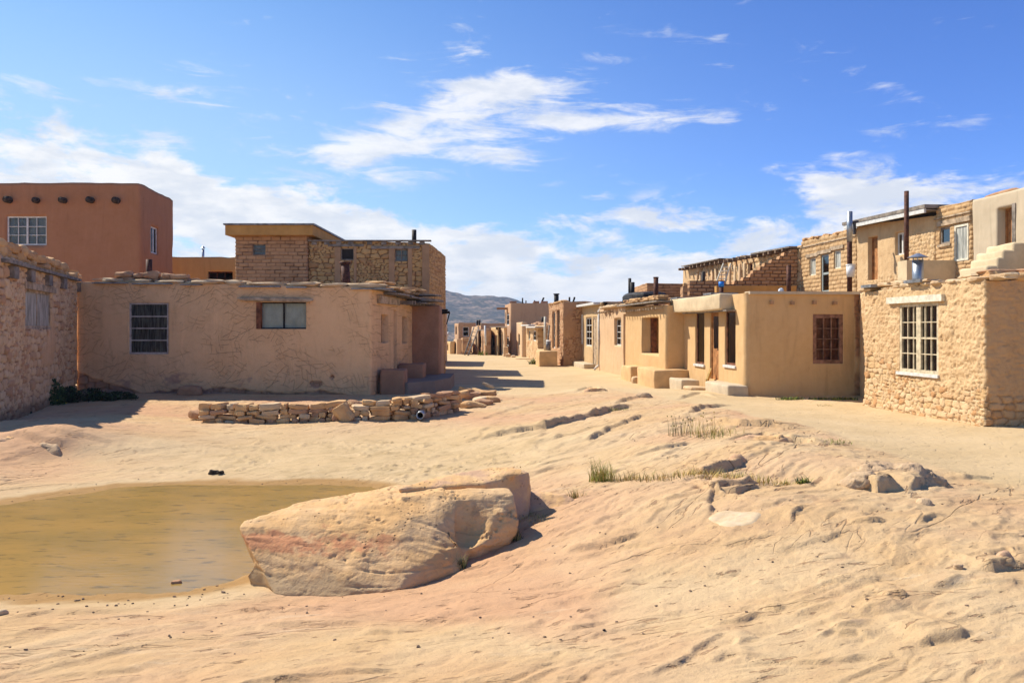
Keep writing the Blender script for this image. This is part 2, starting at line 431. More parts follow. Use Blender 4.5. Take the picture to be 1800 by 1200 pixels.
        g = MB(); g.fbox(o, d, A0, A1, b0+.018, b0+.024, Z0, Z1, n); g.build('pane', pane or GLASS, w)
        if curtain is not None:
            c = MB(); N = 40; vs = []; 
            for q in range(N+1):
                a = a0+.005+(a1-a0-.01)*q/N; b = b0-.025+.005*math.sin(q*1.9+k)+.004*math.sin(q*.7)
                for z in (Z0-.02, Z1+.02): vs.append((o[0]+d[0]*a+n[0]*b, o[1]+d[1]*a+n[1]*b, z))
            c.add(vs, [(2*q, 2*q+2, 2*q+3, 2*q+1) for q in range(N)]); c.build('curtain', curtain, w, True)
        if sill:
            q = MB(); q.fbox(o, d, a0-.05, a1+.05, -rec, .05, z0-.07, z0+.004, n); q.build('sill', sill, w)
        return w
    def door(s, k, mat, rec=.12, glass=False, boards=5, name='door', handle=True):
        sd, a0, a1, z0, z1, dep = s.ops[k]; o, d, n = s.fr(k); m = MB(); W_ = a1-a0
        m.fbox(o, d, a0-.004, a0+.05, -rec-.05, -rec+.02, z0, z1, n); m.fbox(o, d, a1-.05, a1+.004, -rec-.05, -rec+.02, z0, z1, n); m.fbox(o, d, a0+.05, a1-.05, -rec-.05, -rec+.02, z1-.06, z1, n)
        for q in range(boards):
            m.fbox(o, d, a0+.052+(W_-.104)*q/boards, a0+.052+(W_-.104)*(q+1)/boards-.008, -rec-.045, -rec-.01+.003*(q % 2), z0, z1-.062, n)
        w = m.build(name, mat, s.root)
        if glass:
            g = MB(); g.fbox(o, d, a0+W_*.22, a1-W_*.22, -rec-.005, -rec+.003, z0+(z1-z0)*.45, z1-.2, n); g.build('pane', GLASS, w)
        if handle:
            g = MB(); c = a0+W_*.82; zz = z0+.95
            g.tube((o[0]+d[0]*c+n[0]*(-rec-.01), o[1]+d[1]*c+n[1]*(-rec-.01), zz), (o[0]+d[0]*c+n[0]*(-rec+.05), o[1]+d[1]*c+n[1]*(-rec+.05), zz), .022); g.build('handle', METAL, w)
        return w
    def trim(s, side, a0, a1, z0, z1, mat, out=.03, back=-.06, name='lintel'):
        p0, d, nn, L = s.frames[side]; m = MB(); m.fbox((p0.x, p0.y), (d.x, d.y), a0, a1, back, out, z0, z1, (nn.x, nn.y)); return m.build(name, mat, s.root)
    def P(s, side, a, b, z):
        p0, d, nn, L = s.frames[side]; q = p0+d*a+nn*b; return (q.x, q.y, z)
    def vigas(s, side, alist, z, r=.07, out=.35, mat=None, square=False):
        for a in alist:
            m = MB(); zz = z+random.uniform(-.015, .015)
            if square:
                p0, d, nn, L = s.frames[side]; m.fbox((p0.x, p0.y), (d.x, d.y), a-r, a+r, -.2, out*random.uniform(.85, 1.1), zz-r, zz+r, (nn.x, nn.y))
            else: m.tube(s.P(side, a, -.2, zz), s.P(side, a+random.uniform(-.02, .02), out*random.uniform(.8, 1.1), zz), r*random.uniform(.9, 1.08), n=12)
            m.build('viga', mat or WOOD, s.root, not square)
    def edge_stones(s, side, mat, a0=None, a1=None, w=(.25, .55), h=(.06, .13), dep=.4, z=None, rows=1, out=.03, name='parapet_stones', seed=3, gap=.02, skip=0):
        rnd = random.Random(seed); L = s.frames[side][3]; a0 = .0 if a0 is None else a0; a1 = L if a1 is None else a1
        p0, d, nn, _ = s.frames[side]; m = MB(); ang = math.atan2(d.y, d.x)
        zz = 0
        for rr in range(rows):
            a = a0+rnd.uniform(0, .2); hh = rnd.uniform(*h)
            while a < a1:
                wd = rnd.uniform(*w); hs = rnd.uniform(*h)
                if rnd.random() > skip*(1+rr):
                    f = (a+wd/2)/L; ft = (s.tops[side]+(s.tops[(side+1) % len(s.foot)]-s.tops[side])*f) if z is None else z
                    m.stone(s.P(side, a+wd/2, out-dep/2+rnd.uniform(-.05, .03), ft+zz+hs*.4), (wd, dep*rnd.uniform(.8, 1.1), hs), ang+rnd.uniform(-.12, .12), rnd.uniform(-.06, .06), .16, rnd.random())
                a += wd+gap*rnd.uniform(0, 2)
            zz += (h[0]+h[1])/2*.8
        return m.build(name, mat, s.root)
# ------------------------------------------------------------------ base materials
WHITE = M('white_paint', (.62, .60, .55), .6, .12, 9, .001)
CREAM = M('cream_paint', (.66, .60, .46), .7, .15, 9, .002)
WOOD = M('weathered_wood', (.20, .13, .08), .85, .35, 5, .004, 60, stretch=(1, 1, 1))
WOODL = M('pale_wood', (.42, .31, .20), .85, .3, 5, .004, 60)
WOODG = M('grey_wood', (.24, .20, .16), .85, .3, 5, .004, 50)
WOODR = M('red_brown_wood', (.20, .075, .035), .75, .35, 6, .003, 40)
WOODO = M('orange_wood', (.38, .17, .06), .7, .25, 6, .003, 40)
METAL = M('dark_metal', (.10, .09, .085), .5, .3, 8, .001, metal=.7)
RUST = M('rusty_pipe', (.10, .038, .022), .7, .35, 12, .002, metal=.2)
BLACKP = M('black_pipe', (.022, .018, .017), .65, .3, 12, .001, metal=.2)
SILVER = M('galvanised_metal', (.38, .40, .42), .42, .15, 9, .001, metal=.8)
TIN = M('grey_tin', (.26, .26, .26), .55, .3, 5, .003, metal=.4)
MAT_ROOF = M('roof_earth', (.34, .23, .135), .95, .2, 3, .02, 12)
STONE_L = M('loose_sandstone', (.62, .39, .18), .95, .3, 2.6, .014, 22, col2=(.46, .25, .11))
STONE_P = M('pale_sandstone', (.62, .46, .28), .95, .25, 2.6, .012, 22, col2=(.47, .31, .17))
STONE_R = M('reddish_sandstone', (.47, .28, .155), .95, .25, 2.6, .012, 22, col2=(.36, .19, .10))
CURT = M('grey_curtain', (.50, .46, .40), .9, .15, 3, .001)
CURTW = M('white_curtain', (.78, .76, .68), .9, .1, 3, .001)
CURTB = M('blue_grey_curtain', (.38, .42, .46), .9, .1, 3, .001)
DARK = M('painted_dark_interior', (.03, .025, .022), .9, .3, 3, .001)  # near-black colour with the darkness of unlit rooms painted in
def glassmat():
    m = bpy.data.materials.new('window_glass'); m.use_nodes = True; t = m.node_tree; t.nodes.clear()
    a = t.nodes.new('ShaderNodeBsdfTransparent'); a.inputs[0].default_value = (.88, .90, .88, 1)
    g = t.nodes.new('ShaderNodeBsdfGlossy'); g.inputs['Roughness'].default_value = .10; g.inputs[0].default_value = (.17, .17, .17, 1)
    f = t.nodes.new('ShaderNodeFresnel'); f.inputs[0].default_value = 1.38
    x = t.nodes.new('ShaderNodeMixShader'); o = t.nodes.new('ShaderNodeOutputMaterial')
    t.links.new(f.outputs[0], x.inputs[0]); t.links.new(a.outputs[0], x.inputs[1]); t.links.new(g.outputs[0], x.inputs[2]); t.links.new(x.outputs[0], o.inputs[0])
    return m
GLASS = glassmat()
# ------------------------------------------------------------------ terrain
WZ = -0.37
TPv = [(0,1200,-.12),(450,1200,-.06),(900,1200,.0),(1350,1200,.05),(1800,1200,.10),
 (0,1110,-.24),(450,1110,-.22),(900,1110,-.13),(1350,1100,.02),(1800,1100,.10),(0,1060,-.34),(300,1060,-.34),
 (600,1048,-.35),(830,1010,-.28),(960,950,-.14),(1150,950,.02),(1400,950,.12),(1700,950,.12),(1800,1000,.12),
 (1000,880,-.02),(1200,862,.15),(1330,868,.22),(1480,880,.20),(1650,900,.13),(1800,880,.05),
 (1050,850,-.02),(1150,845,.08),(1420,850,.12),
 (1000,780,-.02),(1200,780,.15),(1300,800,.22),(1450,830,.24),(1560,830,.20),
 (1480,790,.18),(1390,755,.20),(1280,725,.18),(1140,695,.12),(1050,683,.10),
 (1640,850,.08),(1750,830,.0),(1800,790,-.03),(1700,790,-.04),(1600,760,-.05),(1735,754,-.045),(1520,713,-.06),
 (1400,715,-.04),(1310,697,-.0),(850,800,-.20),(700,760,-.20),(900,725,-.05),(950,700,.0),
 (640,850,-.345),(640,820,-.28),(400,800,-.28),(400,845,-.35),(150,850,-.35),(100,830,-.30),(0,800,-.10),(0,760,.12),(200,750,.10),(100,748,.20),(0,743,.18),(120,765,.10),(100,800,-.18),
 (360,744,-.11),(600,744,-.11),(740,740,-.10),(870,707,-.03),(880,690,-.04)]
TPw = [(-12,21.6,.09),(-8,21.6,.06),(-4,21.5,.03),(-10,15,.05),(-14,15,.1),(-14,26,.1),(-4,26,.0),(0,26.6,-.1),(5,26.6,-.19),(0,32,-.22),
 (9,26,0),(14,20,0),(12,12,.0),(9,8,.1),(7,4,.15),(-7,4,-.1),(-8,8,-.35),(-7,11,-.3),(0,2,.1),(-3,2,0),(3,2,.15),(0,-2,.2),(-10,0,.1),(10,0,.2),(-1.5,9.5,-.4),(-3,8,-.6),(-4.5,9,-.6),(-2,7.2,-.45)]
CP = []
for (u, v, z) in TPv:
    Y = F*(CH-z)/(v-HZ); CP.append((ru(u)*Y, Y, z))
CP = np.array(CP+TPw)
def _phi(r2): return .5*r2*np.log(r2+1e-9)
def tps_fit(P, lam=.02):
    n = len(P); K = _phi(((P[:, None, :2]-P[None, :, :2])**2).sum(-1))+lam*np.eye(n)*4
    Q = np.c_[np.ones(n), P[:, :2]]; A = np.zeros((n+3, n+3)); A[:n, :n] = K; A[:n, n:] = Q; A[n:, :n] = Q.T
    return np.linalg.solve(A, np.r_[P[:, 2], 0, 0, 0])
# stretch metric so both near and far points matter
TW = tps_fit(CP)
def tps(x, y):
    o = np.full(x.shape, TW[-3])+TW[-2]*x+TW[-1]*y
    for i, c in enumerate(CP):
        o += TW[i]*_phi((x-c[0])**2+(y-c[1])**2)
    return o
def far_z(x, y):
    z = np.interp(y, [20, 26.6, 45, 70, 95, 120, 180, 400, 1200], [-.02, -.15, -.3, -.55, -.9, -2, -18, -25, -25])
    return z
def base_z(x, y):
    x = np.asarray(x, float); y = np.asarray(y, float)
    xc = np.clip(x, -15, 15); yc = np.clip(y, -4, 34)
    t = tps(xc, yc); w = sst(y, 24, 31)
    wx = sst(np.abs(x), 13, 22)
    return t*(1-w)*(1-wx)+far_z(x, y)*(1-(1-w)*(1-wx))
_YY = np.r_[np.arange(2, 12, .02), np.arange(12, 90, .05)]
def gpt(u, v):
    k = ru(u); z = CH-(v-HZ)/F*_YY; h = base_z(k*_YY, _YY); i = int(np.argmax(z <= h)); return (k*_YY[i], _YY[i], float(h[i]))
# pond outline
pond_px = [(-120,925),(0,889),(60,880),(100,873),(170,864),(210,858),(330,852),(470,853),(560,852),(640,855),(690,868),(700,905),(640,950),(560,990),(440,1010),(400,1024),(330,1037),(240,1042),(160,1044),(60,1046),(-120,1056)]
PO = np.array([pt_ for pt_ in [(ru(u)*F*(CH-WZ)/(v-HZ), F*(CH-WZ)/(v-HZ)) for u, v in pond_px]])
def poly_sd(x, y, P):
    d = np.full(x.shape, 1e9); ins = np.zeros(x.shape, bool)
    for i in range(len(P)):
        a = P[i]; b = P[(i+1) % len(P)]; e = b-a
        t = np.clip(((x-a[0])*e[0]+(y-a[1])*e[1])/(e@e), 0, 1)
        d = np.minimum(d, (x-a[0]-e[0]*t)**2+(y-a[1]-e[1]*t)**2)
        cnd = ((a[1] <= y) & (b[1] > y)) | ((b[1] <= y) & (a[1] > y))
        with np.errstate(divide='ignore', invalid='ignore'):
            xi = a[0]+(y-a[1])/(b[1]-a[1])*e[0]
        ins ^= cnd & (x < xi)
    d = np.sqrt(d); return np.where(ins, -d, d)
# ledges: polylines, step height, falloff far, side (+1: far side higher)
LEDG = [
 ([(830,775),(900,762),(960,752),(1020,738),(1075,722),(1130,712)], .16, .7),
 ([(985,790),(1040,775),(1090,748),(1145,728)], .09, .4),
 ([(930,790),(1000,768),(1080,748)], .04, .3),
 ([(1190,703),(1230,692),(1262,700)], .08, .3),
 ([(1010,690),(1040,682),(1072,690)], .10, .25),
 ([(1080,712),(1110,702),(1140,695)], .09, .3),
 ([(1205,732),(1240,718),(1290,712)], .10, .4),
 ([(1240,745),(1300,750),(1360,752),(1396,756)], .16, .5),
 ([(1270,775),(1340,768),(1400,776),(1470,788)], .10, .4),
 ([(1110,806),(1150,795),(1190,785),(1215,778)], .07, .3),
 ([(1180,836),(1240,838),(1300,820),(1312,806)], .14, .4),
 ([(1200,856),(1250,866),(1300,858),(1350,852)], .09, .35),
 ([(980,977),(1030,970),(1070,960),(1128,940)], .06, .35),
 ([(1000,988),(1060,972)], .03, .2),
 ([(1030,935),(1060,930),(1080,926)], .03, .2),
 ([(1240,915),(1252,895),(1262,870),(1300,866),(1345,856)], .06, .3),
 ([(1185,880),(1220,868),(1250,845)], .04, .2),
 ([(1190,852),(1225,848),(1260,842)], .04, .25),
 ([(1480,845),(1540,862),(1590,862)], .18, .35),
 ([(1600,862),(1640,850),(1655,848)], .14, .3),
 ([(1500,925),(1530,924),(1558,916)], .05, .25),
 ([(1610,925),(1640,918),(1665,908)], .04, .25),
 ([(1690,842),(1745,840)], .07, .3),
 ([(1725,1008),(1770,1003),(1800,1000)], .06, .3),
 ([(1740,985),(1770,975),(1790,985)], .05, .2),
 ([(1610,1136),(1660,1132),(1720,1118)], .05, .4),
 ([(1300,1078),(1345,1075),(1380,1078)], .035, .3),
 ([(1150,1082),(1200,1080)], .025, .25),
 ([(1475,1120),(1510,1118),(1530,1125)], .03, .25),
 ([(1300,1140),(1345,1134)], .025, .2),
 ([(1240,1165),(1270,1155),(1330,1158)], .03, .3),
 ([(1000,1112),(1040,1106),(1075,1094)], .03, .3),
 ([(0,1094),(80,1080),(170,1078),(260,1072)], .04, .35),
 ([(400,1080),(470,1074),(520,1068)], .03, .3),
 ([(0,770),(35,768),(70,780),(120,790)], .09, .5),
 ([(60,757),(110,766),(170,776),(210,782)], .05, .4),
 ([(0,812),(30,806),(40,802)], .05, .3),
 ([(300,722),(330,716),(350,725)], .05, .3),
 ([(940,830),(990,822),(1030,826)], .03, .3),
 ([(900,882),(940,892),(980,886),(1010,870)], .06, .25),
 ([(830,742),(880,728),(930,712),(950,704)], .04, .3),
 ([(1540,945),(1600,938)], .02, .2), ([(1420,990),(1500,984)], .02, .2), ([(1050,1040),(1110,1032)], .02, .2),
 ([(1560,1062),(1610,1056)], .05, .25), ([(1100,905),(1160,893),(1210,878)], .03, .25), ([(640,1120),(720,1112)], .02, .2),
 ([(1640,1035),(1700,1022)], .03, .25), ([(1480,1030),(1560,1018)], .025, .3),
]
LW = []
for pl_, h_, w_ in LEDG:
    LW.append((np.array([gpt(u, v)[:2] for u, v in pl_]), h_, w_))
_r = random.Random(909)
for _k in range(150):
    _y = _r.uniform(3.3, 15); _x = _r.uniform(-.35*_y-1 if _y < 6 else -.05*_y, min(.72*_y, 5.0)); _a = R(_r.gauss(12 if _y < 6.8 else 45, 12)); _l = _r.uniform(.12, .5)*(.6+_y*.09)
    _p = np.array([(_x+math.cos(_a)*_l*q+_r.gauss(0, .02)*_y*.25, _y+math.sin(_a)*_l*q+_r.gauss(0, .02)*_y*.25) for q in (-1, -.4, .3, 1)])
    LW.append((_p, _r.uniform(.010, .028)*(.7+_y*.07), _r.uniform(.12, .4)))
def ledge_z(x, y):
    z = np.zeros_like(x); wx = x+.05*fbm(x*3, y*3, 3, 70)+.010*fbm(x*14, y*14, 2, 73); wy = y+.07*fbm(x*3, y*3, 3, 71)
    jag = .75+.5*fbm(x*3, y*3, 3, 72)
    for P, h, w in LW:
        lo = P.min(0)-w*3; hi = P.max(0)+w*3
        m = (x > lo[0]) & (x < hi[0]) & (y > lo[1]) & (y < hi[1])
        if not m.any(): continue
        X = wx[m]; Y = wy[m]; best = np.full(X.shape, 1e9); sg = np.zeros_like(X); par = np.zeros_like(X)
        seg = np.linalg.norm(P[1:]-P[:-1], axis=1); cum = np.r_[0, np.cumsum(seg)]; T = cum[-1]
        for i in range(len(P)-1):
            a, b = P[i], P[i+1]; e = b-a; t = ((X-a[0])*e[0]+(Y-a[1])*e[1])/(e@e)
            if i > 0: t = np.maximum(t, 0)
            if i < len(P)-2: t = np.minimum(t, 1)
            tc_ = np.clip(t, 0, 1)
            d = np.hypot(X-a[0]-e[0]*tc_, Y-a[1]-e[1]*tc_); cr = e[0]*(Y-a[1])-e[1]*(X-a[0])
            up = d < best; best = np.where(up, d, best); sg = np.where(up, np.sign(cr), sg); par = np.where(up, (cum[i]+t*seg[i])/T, par)
        tap = sst(par, -.05, .25)*sst(par, 1.05, .75)
        ew = .007+.0035*np.hypot(P[:, 0].mean(), P[:, 1].mean())
        prof = np.where(sg > 0, sst(best, 0, ew)*np.exp(-best/w), -.28*np.exp(-best/(w*.25))*1.0)
        z[m] += h*tap*prof*jag[m]
    return z
def ground_z(x, y, parts=False):
    b = base_z(x, y)
    sd = poly_sd(x+.06*fbm(x*2, y*2, 3, 80)+.03*fbm(x*9, y*9, 2, 81), y+.12*fbm(x*1.7+5, y*2, 3, 82), PO) if np.ndim(x) else None
    # sandy areas: road on the right, basin left, street
    rx = x+.35*fbm(x*.6, y*.6, 3, 90)
    ridge = np.interp(y, [0, 6, 9, 11.5, 16.5, 19, 22, 24], [9, 8, 5.6, 5.2, 4.6, 3.9, 2.9, -20])
    road = sst(rx-ridge, -.05, .35)
    sg_ = sst(y, 8.6, 9.6)
    road = road*sg_
    basin = np.exp(-(((x+2.3)/4.2)**2+((y-12.8)/3.2)**2)**2)
    shore = sst(sd, .9, .15)
    sand = np.clip(np.maximum(np.maximum(road, basin*.9), shore*.9)+sst(y, 24, 27), 0, 1)
    rock = 1-sand
    near = sst(y, 60, 25)
    # rock relief : domain-warped, stretched strata
    ang = np.interp(y, [3, 6, 10, 16], [.12, .3, .75, .95]); 
    ux = x*.96+y*.27; uy = -x*.5+y*.87
    qx = ux+.8*fbm(x*.4, y*.4, 3, 10); qy = uy+.5*fbm(x*.5, y*.5, 3, 11)
    n1 = fbm(qx*.55, qy*1.3, 4, 12); n2 = fbm(qx*1.6, qy*4.2, 4, 13); n3 = fbm(qx*5, qy*11, 3, 14); n4 = fbm(x*16, y*16, 3, 15)
    tt = (n1*2.4+n2*.8)*1.9+uy*.55; fr = tt-np.floor(tt)
    terr = np.where(fr < .93, fr/.93, 1-(fr-.93)/.07)
    tm = sst(fbm(x*.45, y*.45, 3, 16), -.05, .4)
    def plates(q, w):
        f_ = np.floor(q); return f_+sst(q-f_, 0, w)
    pa = fbm(qx*.42+3, qy*1.5, 5, 41, .45); pb = fbm(qx*1.1+9, qy*3.6, 4, 42, .5)
    ga = sst(fbm(x*.5+4, y*.5, 3, 43), -.15, .15)
    z = b+rock*near*(.019*n1+.032*np.abs(fbm(qx*1.2+31, qy*2.8, 4, 51))+.011*np.abs(fbm(qx*4+7, qy*9, 3, 52))+.003*n3+.0025*n4-.006+.010*sst(fbm(x*.6, y*.6, 2, 44), .0, .25)*(plates(pa*5, .08)-pa*5*.85)+ga*.006*(plates(pb*5, .12)-pb*5*.7))
    z = z+rock*near*.010*sst(fbm(qx*.8+7, qy*4.5, 4, 18), .14, .24)
    z = z+sand*near*(.014*fbm(x*.8, y*.8, 4, 20)+.006*fbm(x*6, y*6, 3, 21)+.0035*fbm(x*22, y*22, 2, 22))
    # clods on the basin floor
    cl_ = fbm(x*7, y*7, 3, 23); z = z+np.maximum(basin, 0)*.03*sst(cl_, .25, .55)*sst(fbm(x*.9, y*1.2, 2, 24), -.1, .3)
    z = z+ledge_z(x, y)*near
    # pond bed and shore
    tgt = WZ+np.where(sd < 0, sd*.35, sd*.10)
    wgt = sst(sd, 1.0, 0.0)
    wgt = np.where(sd < 0, 1, wgt)
    z = z*(1-wgt)+np.maximum(tgt, -.9)*wgt+wgt*(.006*n3+.004*fbm(x*14, y*14, 2, 25))*(sd > 0)
    if parts: return z, sand, sd, basin, n1, road
    return z
def gz(x, y): return float(ground_z(np.array([float(x)]), np.array([float(y)]))[0])
def build_ground():
    NA, NB = 860, 900
    yy = []
    y = 1.7
    nf = []
    vv = np.linspace(2.0*768/1.75, 2.0*768/140, 640); ys = 2.0*768/vv
    ys = np.r_[ys[ys < 6.5], np.arange(6.5, 12, .028), np.arange(12, 25, .06), np.geomspace(25, 140, 90)]
    ys = np.r_[np.array([-400, -120, -40, -15, -6, -3, -1, 0, .6, 1.1, 1.4]), ys, np.geomspace(150, 2500, 60)]
    a = np.linspace(-1, 1, NA)
    c = .84
    w = (1.2+.74*np.maximum(ys, 0))
    core = np.clip(a/c, -1, 1); ext = np.clip((np.abs(a)-c)/(1-c), 0, 1)
    X = w[:, None]*core[None, :]+np.sign(a)[None, :]*(ext**3)[None, :]*(60+1.0*np.maximum(ys, 0))[:, None] + np.sign(a)[None, :]*(ext)[None, :]*12
    Y = np.repeat(ys[:, None], NA, 1)
    nr = len(ys)
    x = X.ravel(); y = Y.ravel()
    z = np.empty_like(x); A = [np.empty_like(x) for _ in range(5)]
    CHK = 60000
    for i in range(0, len(x), CHK):
        r = ground_z(x[i:i+CHK], y[i:i+CHK], True); z[i:i+CHK] = r[0]
        for k in range(5): A[k][i:i+CHK] = r[k+1]
    sand, sd, basin, n1, road = A
    me = bpy.data.meshes.new('ground')
    me.vertices.add(len(x)); me.vertices.foreach_set('co', np.stack([x, y, z], -1).astype(np.float32).ravel())
    ii = np.arange(nr-1)[:, None]*NA+np.arange(NA-1)[None, :]
    q = np.stack([ii, ii+1, ii+NA+1, ii+NA], -1).reshape(-1, 4)
    me.loops.add(q.size); me.loops.foreach_set('vertex_index', q.ravel().astype(np.int32))
    me.polygons.add(len(q)); me.polygons.foreach_set('loop_start', (np.arange(len(q))*4).astype(np.int32)); me.polygons.foreach_set('loop_total', np.full(len(q), 4, np.int32))
    me.update(calc_edges=True)
    wet = sst(sd+.12*fbm(x*2.5, y*3, 3, 61), .55, .0)
    red = sst(fbm(x*.35, y*.5, 4, 31), -.1, .45)*(1-sand)
    ca = me.color_attributes.new('gt', 'FLOAT_COLOR', 'POINT')
    mud = np.clip(basin, 0, 1)
    ca.data.foreach_set('color', np.stack([sand, wet, red, mud], -1).astype(np.float32).ravel())
    m, t, b = newmat('sandstone_ground'); P = objc(t)
    atn = t.nodes.new('ShaderNodeAttribute'); atn.attribute_name = 'gt'
    sp = t.nodes.new('ShaderNodeSeparateColor'); t.links.new(atn.outputs['Color'], sp.inputs[0])
    sa, we, rd = (NX(t, sp.outputs[i]) for i in range(3)); mu = NX(t, atn.outputs['Alpha'])
    def strat(th, st): # coordinates drawn out along the bedding direction
        n = t.nodes.new('ShaderNodeMapping'); n.vector_type = 'TEXTURE'; lk(t, P, n.inputs[0])
        n.inputs['Rotation'].default_value = (0, 0, R(th)); n.inputs['Scale'].default_value = (st, 1, 1); return NX(t, n.outputs[0])
    sx_ = t.nodes.new('ShaderNodeSeparateXYZ'); lk(t, P, sx_.inputs[0]); yy_ = NX(t, sx_.outputs[1])
    Ps = strat(35, 2.0); Pn = strat(12, 5); Pf = strat(52, 6)
    nb = noise(t, Ps, .8, 6, .62, .4); nm = noise(t, Ps, 4, 6, .65, .3); nf_ = noise(t, P, 30, 5, .65); ng = noise(t, P, 140, 3, .6)
    def cracks(V, sc, wd, g): # thin fissures where a stretched noise crosses its middle value
        a_ = noise(t, V, sc, 3, .5, .15); gate = noise(t, V, sc*.55, 3, .55).ss(g, g+.07)
        return (1-(a_-.5)._m('ABSOLUTE').ss(0, wd))*gate
    fy = (yy_+noise(t, P, 1, 2)*2.0).ss(6.6, 8.2)
    ck = (cracks(Pn, 1.7, .007, .52)*(1-fy)+cracks(Pf, 1.2, .006, .50)*fy)*(1-sa)
    ck2 = (cracks(Pn, 4.5, .015, .52)*(1-fy)+cracks(Pf, 3.0, .012, .52)*fy)*(1-sa)
    rock = mix(t, nb.ss(.35, .65), (.56, .365, .18), (.60, .425, .235))
    rock = mix(t, rd*.8, rock, (.54, .30, .165))
    rock = mix(t, noise(t, Ps, .5, 5, .6, .5).ss(.50, .62)*.4, rock, (.55, .33, .185))
    rock = mix(t, nm.ss(.50, .72)*.45, rock, (.44, .27, .15))
    rock = mix(t, noise(t, P, 6, 9, .8).ss(.55, .66)*.30, rock, (.40, .25, .14))
    rock = mix(t, noise(t, Ps, 2.1, 7, .7, .6).ss(.60, .74)*.40, rock, (.36, .25, .19))
    rock = mix(t, noise(t, Pn, 3.1, 7, .75, .3).ss(.58, .70)*.45, rock, (.66, .51, .33))
    fl = noise(t, strat(20, 3.2), 13, 4, .6).ss(.62, .68)*(1-fy)+noise(t, strat(50, 3.5), 9, 4, .6).ss(.61, .67)*fy
    rock = mix(t, fl*.75, rock, (.30, .175, .095)); rock = mix(t, noise(t, P, 20, 6, .8).ss(.52, .66)*.38, rock, (.40, .26, .16)); rock = mix(t, noise(t, P, 55, 4, .7).ss(.54, .68)*.45, rock, (.36, .235, .14)); rock = mix(t, noise(t, P, 3.3, 8, .75).ss(.40, .28)*.4, rock, (.68, .51, .31))
    sandc = mix(t, nb.ss(.3, .7), (.52, .37, .195), (.59, .43, .24))
    mudc = mix(t, nm.ss(.35, .65), (.34, .24, .115), (.54, .40, .22))
    sandc = mix(t, (mu*1.2*noise(t, P, 2.2, 6, .7).ss(.44, .60)).clamp()*.6, sandc, mudc)
    sandc = mix(t, noise(t, P, 9, 6, .75).ss(.60, .68)*mu*.7, sandc, (.20, .13, .07))
    c = mix(t, sa, rock, sandc)
    c = mix(t, nf_.ss(.62, .80)*.30, c, (.36, .23, .13))
    c = mix(t, ng.ss(.66, .74)*.35, c, (.25, .16, .10))
    c = mix(t, (ck*.5).clamp(), c, (.24, .13, .065)); c = mix(t, (ck2*.65).clamp(), c, (.30, .165, .085))
    c = mix(t, (we*1.4+nm*.6-.38).ss(.15, 1.0)*.85, c, (.34, .185, .06))
    lk(t, c, b.inputs['Base Color']); b.inputs['Roughness'].default_value = .95; b.inputs['Specular IOR Level'].default_value = .12
    n1_ = bump(t, b, noise(t, Ps, 5, 9, .74, .2)-ck*.6-ck2*.3-fl*.4, .026, 1.0)
    n2_ = bump(t, b, nf_*.6+ng*.5, .011, .9, n1_)
    o = link('ground', me, m, None, True); tag(o, kind='structure')
build_ground()
# pond
def build_water():
    m, t, b = newmat('muddy_water'); P = objc(t)
    n = noise(t, mapping(t, P, (1, 2.5, 1)), .8, 4, .6)
    nr_ = noise(t, mapping(t, P, (1, 3.4, 1)), 3.2, 5, .6)
    lk(t, mix(t, nr_.ss(.55, .68)*.7, mix(t, n.ss(.3, .7), (.28, .18, .055), (.36, .215, .06)), (.12, .09, .04)), b.inputs['Base Color'])
    b.inputs['Roughness'].default_value = .07; b.inputs['Specular IOR Level'].default_value = .5; b.inputs['IOR'].default_value = 1.33
    bump(t, b, noise(t, mapping(t, P, (1.2, 5, 1)), 6, 4, .6), .004, .55)
    x0, x1, y0, y1 = PO[:, 0].min()-3, PO[:, 0].max()+.3, PO[:, 1].min()-.2, PO[:, 1].max()+.3
    mb = MB(); N = 40; P_ = [(x, y, WZ) for x, y in PO]
    # outline grown a little so that it ends under the shore
    c = PO.mean(0); G = [((x-c[0])*1.06+c[0], (y-c[1])*1.10+c[1], WZ) for x, y in PO]
    mb.add(G, [tuple(range(len(G)))[::-1]]); o = mb.build('pond_water', m); tag(o, kind='structure')
build_water()
# ------------------------------------------------------------------ wall patterns (i = side, a along, z up, s perimeter)
def p_rubble(w=.30, h=.15, depth=.035, seed=1, mud=0.0, joint=(.02, .22), stainz=None):
    def f(i, a, z, s, H):
        e, idv = cells(s, z, w, h, seed); e2, id2 = cells(s, z, w*.55, h*.6, seed+9)
        sel = fbm(s*.8, z*.8, 2, seed+30) > .15; e = np.where(sel, e2, e); idv = np.where(sel, id2, idv)
        st_ = sst(e, *joint); d = depth*(st_-.6)+(idv-.5)*depth*.6*st_+.008*fbm(s*11, z*11, 2, seed+4)
        j = 1-sst(e, joint[0], joint[1]*.7)
        pm = sst(fbm(s*.55, z*.6, 3, seed+20)+mud-.5, -.06, .12) if mud else np.zeros_like(a)
        d = d*(1-pm)+pm*(.018+.012*fbm(s*2, z*2, 3, seed+8)+.012*fbm(s*9, z*9, 3, seed+5))
        stn = np.zeros_like(a) if stainz is None else sst(z, stainz[1], stainz[0])
        return d, j*(1-pm), idv, pm, stn
    return f
def p_brick(w=.36, h=.14, depth=.022, seed=1, inv=1.0, jw=.02):
    def f(i, a, z, s, H):
        d, idv = bricks(s, z, w, h, seed); q = sst(d, .002, jw)
        hole = sst(fbm(s*5, z*5, 2, seed+8), .1, .4)
        D = depth*(q-.6)*(.7+.5*hole)+(idv-.5)*.012+.006*fbm(s*14, z*14, 2, seed+1)
        return D*inv, (1-sst(d, .002, jw*.8))*(.6+.4*hole), idv, np.zeros_like(a), np.zeros_like(a)
    return f
